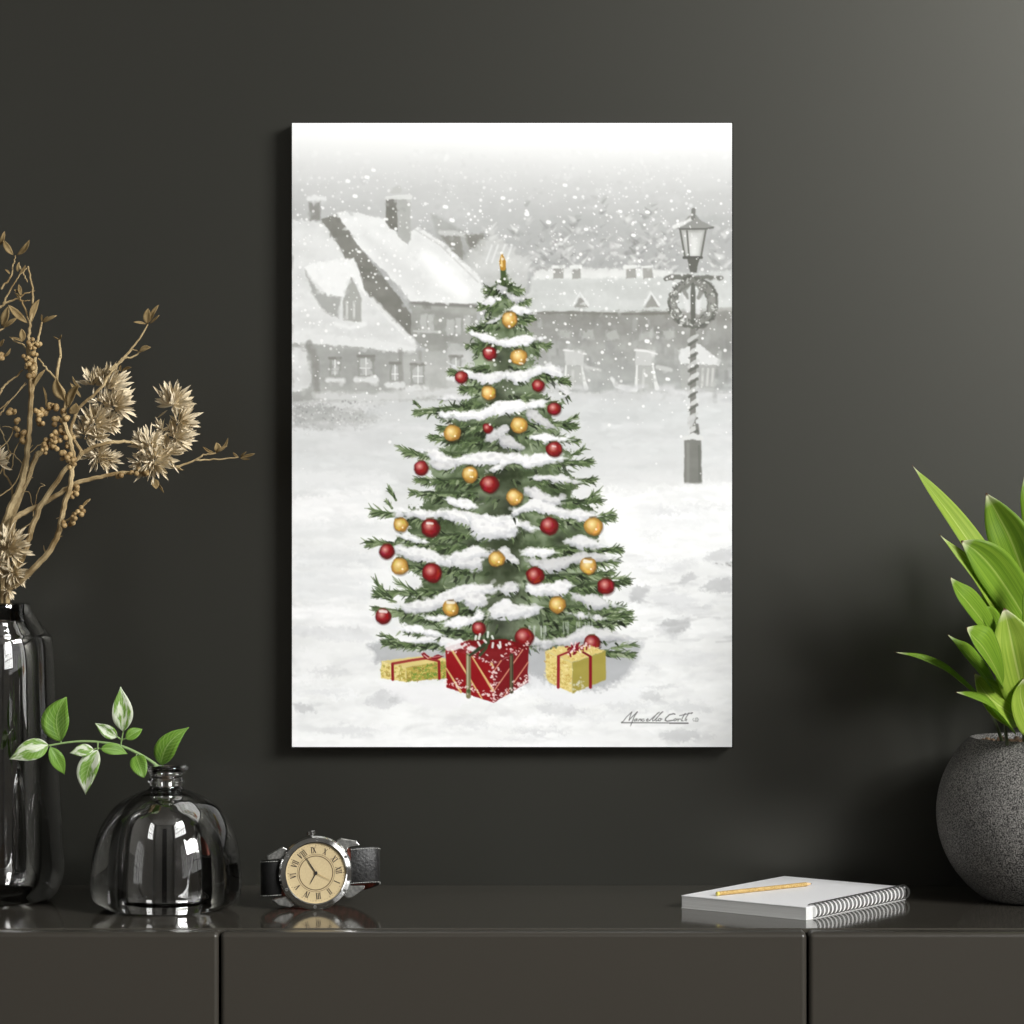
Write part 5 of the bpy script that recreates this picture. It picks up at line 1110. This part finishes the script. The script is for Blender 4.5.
# long arching right branch
branch('long dried branch arching right and ending in a forked bare twig over the wall',
    [(([px_(12, 880, .0), px_(7, 740, .002), px_(5, 602, .004)]+q2([(45, 350, -.01), (95, 285, -.012), (150, 262, -.014), (240, 206, -.016), (300, 170, -.018), (380, 148, -.018), (470, 130, -.018), (540, 124, -.018), (620, 96, -.014)])+q1([(690, 972, -.01), (770, 946, -.01), (860, 942, -.01), (940, 934, -.01)])), [2.2, 3.0, 2.8, 2.5, 2.3, 2.1, 1.9, 1.5, 1.1, .8, .5]),
     (q1([(770, 946, -.01), (800, 926, -.012), (850, 918, -.014)]), [1, .7]), (q1([(690, 972, -.01), (720, 985, -.01)]), [.7, .3])],
    [lf1(845, 918, 798, 892, 14), lf1(850, 915, 852, 876, 34), lf1(856, 915, 898, 858, 14), lf1(850, 920, 896, 890, 10), lf1(940, 936, 918, 915, 12), lf1(945, 936, 1004, 920, 16), lf1(945, 938, 985, 942, 8), lf1(948, 934, 970, 912, 10), lf1(690, 975, 726, 985, 8), lf1(600, 1020, 615, 1060, 40), lf1(615, 1030, 645, 1075, 12)],
    [[(a2(296, 196, -.02), 20*R1, 18*R1, 8), (a2(282, 215, -.02), 10*R1, 10*R1, 3)], [(a2(470, 145, -.02), 8*R1, 6*R1, 2), (a2(545, 128, -.02), 36*R1, 12*R1, 9)]],
    [[(a1(682, 728, -.012), 88*R1, 110, (0, 0, .35)), (a1(705, 800, -.012), 80*R1, 90, (.3, 0, 0)), (a1(690, 860, -.012), 84*R1, 90, (.3, 0, -.1)), (a1(640, 830, -.008), 50*R1, 40, (-.3, 0, 0))],
     [(a1(590, 895, -.014), 82*R1, 100, (-.3, 0, .1)), (a1(610, 950, -.014), 92*R1, 120, (0, 0, -.3)), (a1(560, 960, -.012), 60*R1, 60, (-.4, 0, -.3)), (a1(660, 920, -.012), 70*R1, 60, (.3, 0, 0)), (a1(550, 860, -.01), 40*R1, 26, (-.5, 0, .5))]])
# curved right branch leaving low
branch('dried branch bowing out low to the right, then climbing to a bare forked tip',
    [(([px_(-12, 870, .008), px_(-9, 740, .007), px_(-5, 612, .004)]+q2([(80, 558, -.012), (160, 478, -.02), (215, 400, -.026), (240, 320, -.03), (255, 250, -.032), (278, 170, -.034), (285, 100, -.034)])+q1([(288, 930, -.034), (275, 860, -.034), (250, 780, -.034), (262, 700, -.034), (225, 635, -.034), (232, 560, -.034), (240, 530, -.034), (232, 470, -.034)])), [2.4, 3.0, 3.0, 2.8, 2.6, 2.4, 2.3, 2.1, 1.9, 1.6, 1.3, 1]),
     (q1([(222, 628, -.034), (180, 580, -.034), (150, 545, -.034)]), [1, .7]), (q2([(245, 330, -.03), (290, 300, -.032), (325, 265, -.034), (356, 232, -.034)]), [1, .8, .4]), (q2([(225, 385, -.026), (245, 378, -.026)]), [.9, .3]), (q2([(180, 450, -.02), (172, 415, -.02)]), [.9, .3]), (q2([(250, 300, -.03), (222, 310, -.03)]), [.7, .3])],
    [lf1(258, 712, 222, 622, 50, -.036), lf1(268, 742, 312, 648, 44, -.036), lf1(270, 760, 300, 720, 44, -.036), lf1(232, 470, 210, 458, 8, -.034), lf1(233, 470, 243, 450, 8, -.034), (a2(322, 268, -.034), a2(358, 230, -.034), 10)],
    [[(a1(150, 768, -.036), 12*R1, 20*R1, 6), (a1(178, 760, -.036), 14*R1, 22*R1, 6), (a1(165, 795, -.036), 10*R1, 10*R1, 3)], [(a1(205, 735, -.036), 12*R1, 8*R1, 4), (a1(235, 745, -.036), 14*R1, 14*R1, 5)], [(a1(262, 930, -.036), 18*R1, 18*R1, 7), (a1(285, 958, -.036), 12*R1, 22*R1, 5)], [(a2(270, 325, -.034), 20*R1, 16*R1, 7), (a2(300, 295, -.036), 16*R1, 16*R1, 6), (a2(318, 282, -.036), 10*R1, 16*R1, 4)]])
# inner branch with the pale flower spikes
branch('dried branch with pale spiky flower heads and a leafy tip pointing to the upper right',
    [(([px_(6, 860, -.008), px_(7, 740, -.008), px_(7, 602, -.006)]+q2([(95, 450, -.012), (115, 385, -.014), (150, 285, -.016), (180, 225, -.018), (262, 112, -.02)])+q1([(318, 925, -.024), (300, 880, -.024), (280, 820, -.026), (318, 735, -.03), (400, 662, -.034), (440, 595, -.034), (500, 530, -.034), (550, 465, -.034), (582, 410, -.034)])), [2.0, 2.6, 2.8, 2.7, 2.5, 2.1, 1.7, 1.5, 1.4, 1.1, .9, .6]),
     (q1([(318, 925, -.024), (360, 896, -.026), (420, 880, -.028), (480, 872, -.024), (520, 876, -.02), (548, 892, -.018)]), [1.9, 1.8, 1.4, .9]), (q1([(490, 545, -.034), (520, 540, -.034), (555, 518, -.034)]), [1, .7]), (q1([(500, 530, -.034), (525, 512, -.034), (550, 520, -.034)]), [.7, .4]), (q1([(430, 590, -.034), (470, 560, -.034), (500, 530, -.034)]), [1.4, 1.0])],
    [lf1(580, 410, 584, 348, 36, -.034), lf1(590, 402, 626, 334, 20, -.034), lf1(575, 410, 524, 402, 12, -.034), lf1(590, 408, 628, 374, 12, -.034), lf1(550, 520, 594, 502, 24, -.036), lf1(548, 516, 575, 498, 14, -.034), lf1(480, 598, 518, 580, 14, -.034), lf1(475, 596, 476, 570, 12, -.034), lf1(320, 700, 275, 640, 16, -.03), lf1(320, 660, 285, 615, 12, -.03)],
    [[(a1(225, 850, -.03), 26*R1, 20*R1, 9), (a1(200, 880, -.03), 30*R1, 24*R1, 11), (a1(180, 900, -.03), 12*R1, 18*R1, 5)], [(a1(268, 790, -.03), 8*R1, 14*R1, 3), (a1(275, 870, -.03), 16*R1, 30*R1, 6)]],
    [[(a1(370, 650, -.02), 70*R1, 60, (-.2, 0, .4)), (a1(425, 665, -.02), 92*R1, 120, (.3, 0, .45)), (a1(450, 735, -.02), 86*R1, 110, (.4, 0, .1)), (a1(405, 720, -.02), 60*R1, 50, (0, 0, 0))],
     [(a1(375, 800, -.018), 88*R1, 110, (.2, 0, .1)), (a1(430, 800, -.018), 60*R1, 50, (.4, 0, -.1)), (a1(335, 845, -.018), 70*R1, 80, (-.2, 0, .1)), (a1(385, 855, -.018), 60*R1, 50, (0, 0, 0))],
     [(a1(385, 930, -.014), 66*R1, 90, (.1, 0, -.4)), (a1(420, 945, -.012), 60*R1, 60, (.4, 0, -.3)), (a1(360, 935, -.012), 46*R1, 30, (-.4, 0, -.2))]])
# second inner stem
branch('straight dried stem between the tallest branch and the low bowing one, studded with berries',
    [(([px_(2, 850, .011), px_(0, 730, .008), px_(-1, 602, .006)]+q2([(15, 400, .005), (50, 300, .005), (110, 150, .005), (148, 55, .005)])+q1([(150, 925, .004), (200, 880, .004), (240, 830, .002), (265, 780, .0)])), [2.0, 2.6, 2.8, 2.7, 2.5, 2.2, 1.6, 1.2]),
     (q2([(90, 190), (115, 150), (130, 148)]), [.7, .3])], [lf1(185, 860, 215, 880, 10)],
    [[(a1(238, 800), 20*R1, 26*R1, 8), (a1(245, 770), 12*R1, 14*R1, 3)]])

C_ = bpy.context.scene
C_.view_settings.view_transform = 'Standard'; C_.view_settings.look = 'None'; C_.view_settings.gamma = 1; C_.view_settings.use_curve_mapping = False
C_.view_settings.exposure = EXPOSURE
C_.cycles.use_denoising = True; C_.cycles.max_bounces = 12; C_.cycles.transmission_bounces = 12; C_.cycles.glossy_bounces = 6; C_.cycles.diffuse_bounces = 4
C_.cycles.sample_clamp_indirect = 8
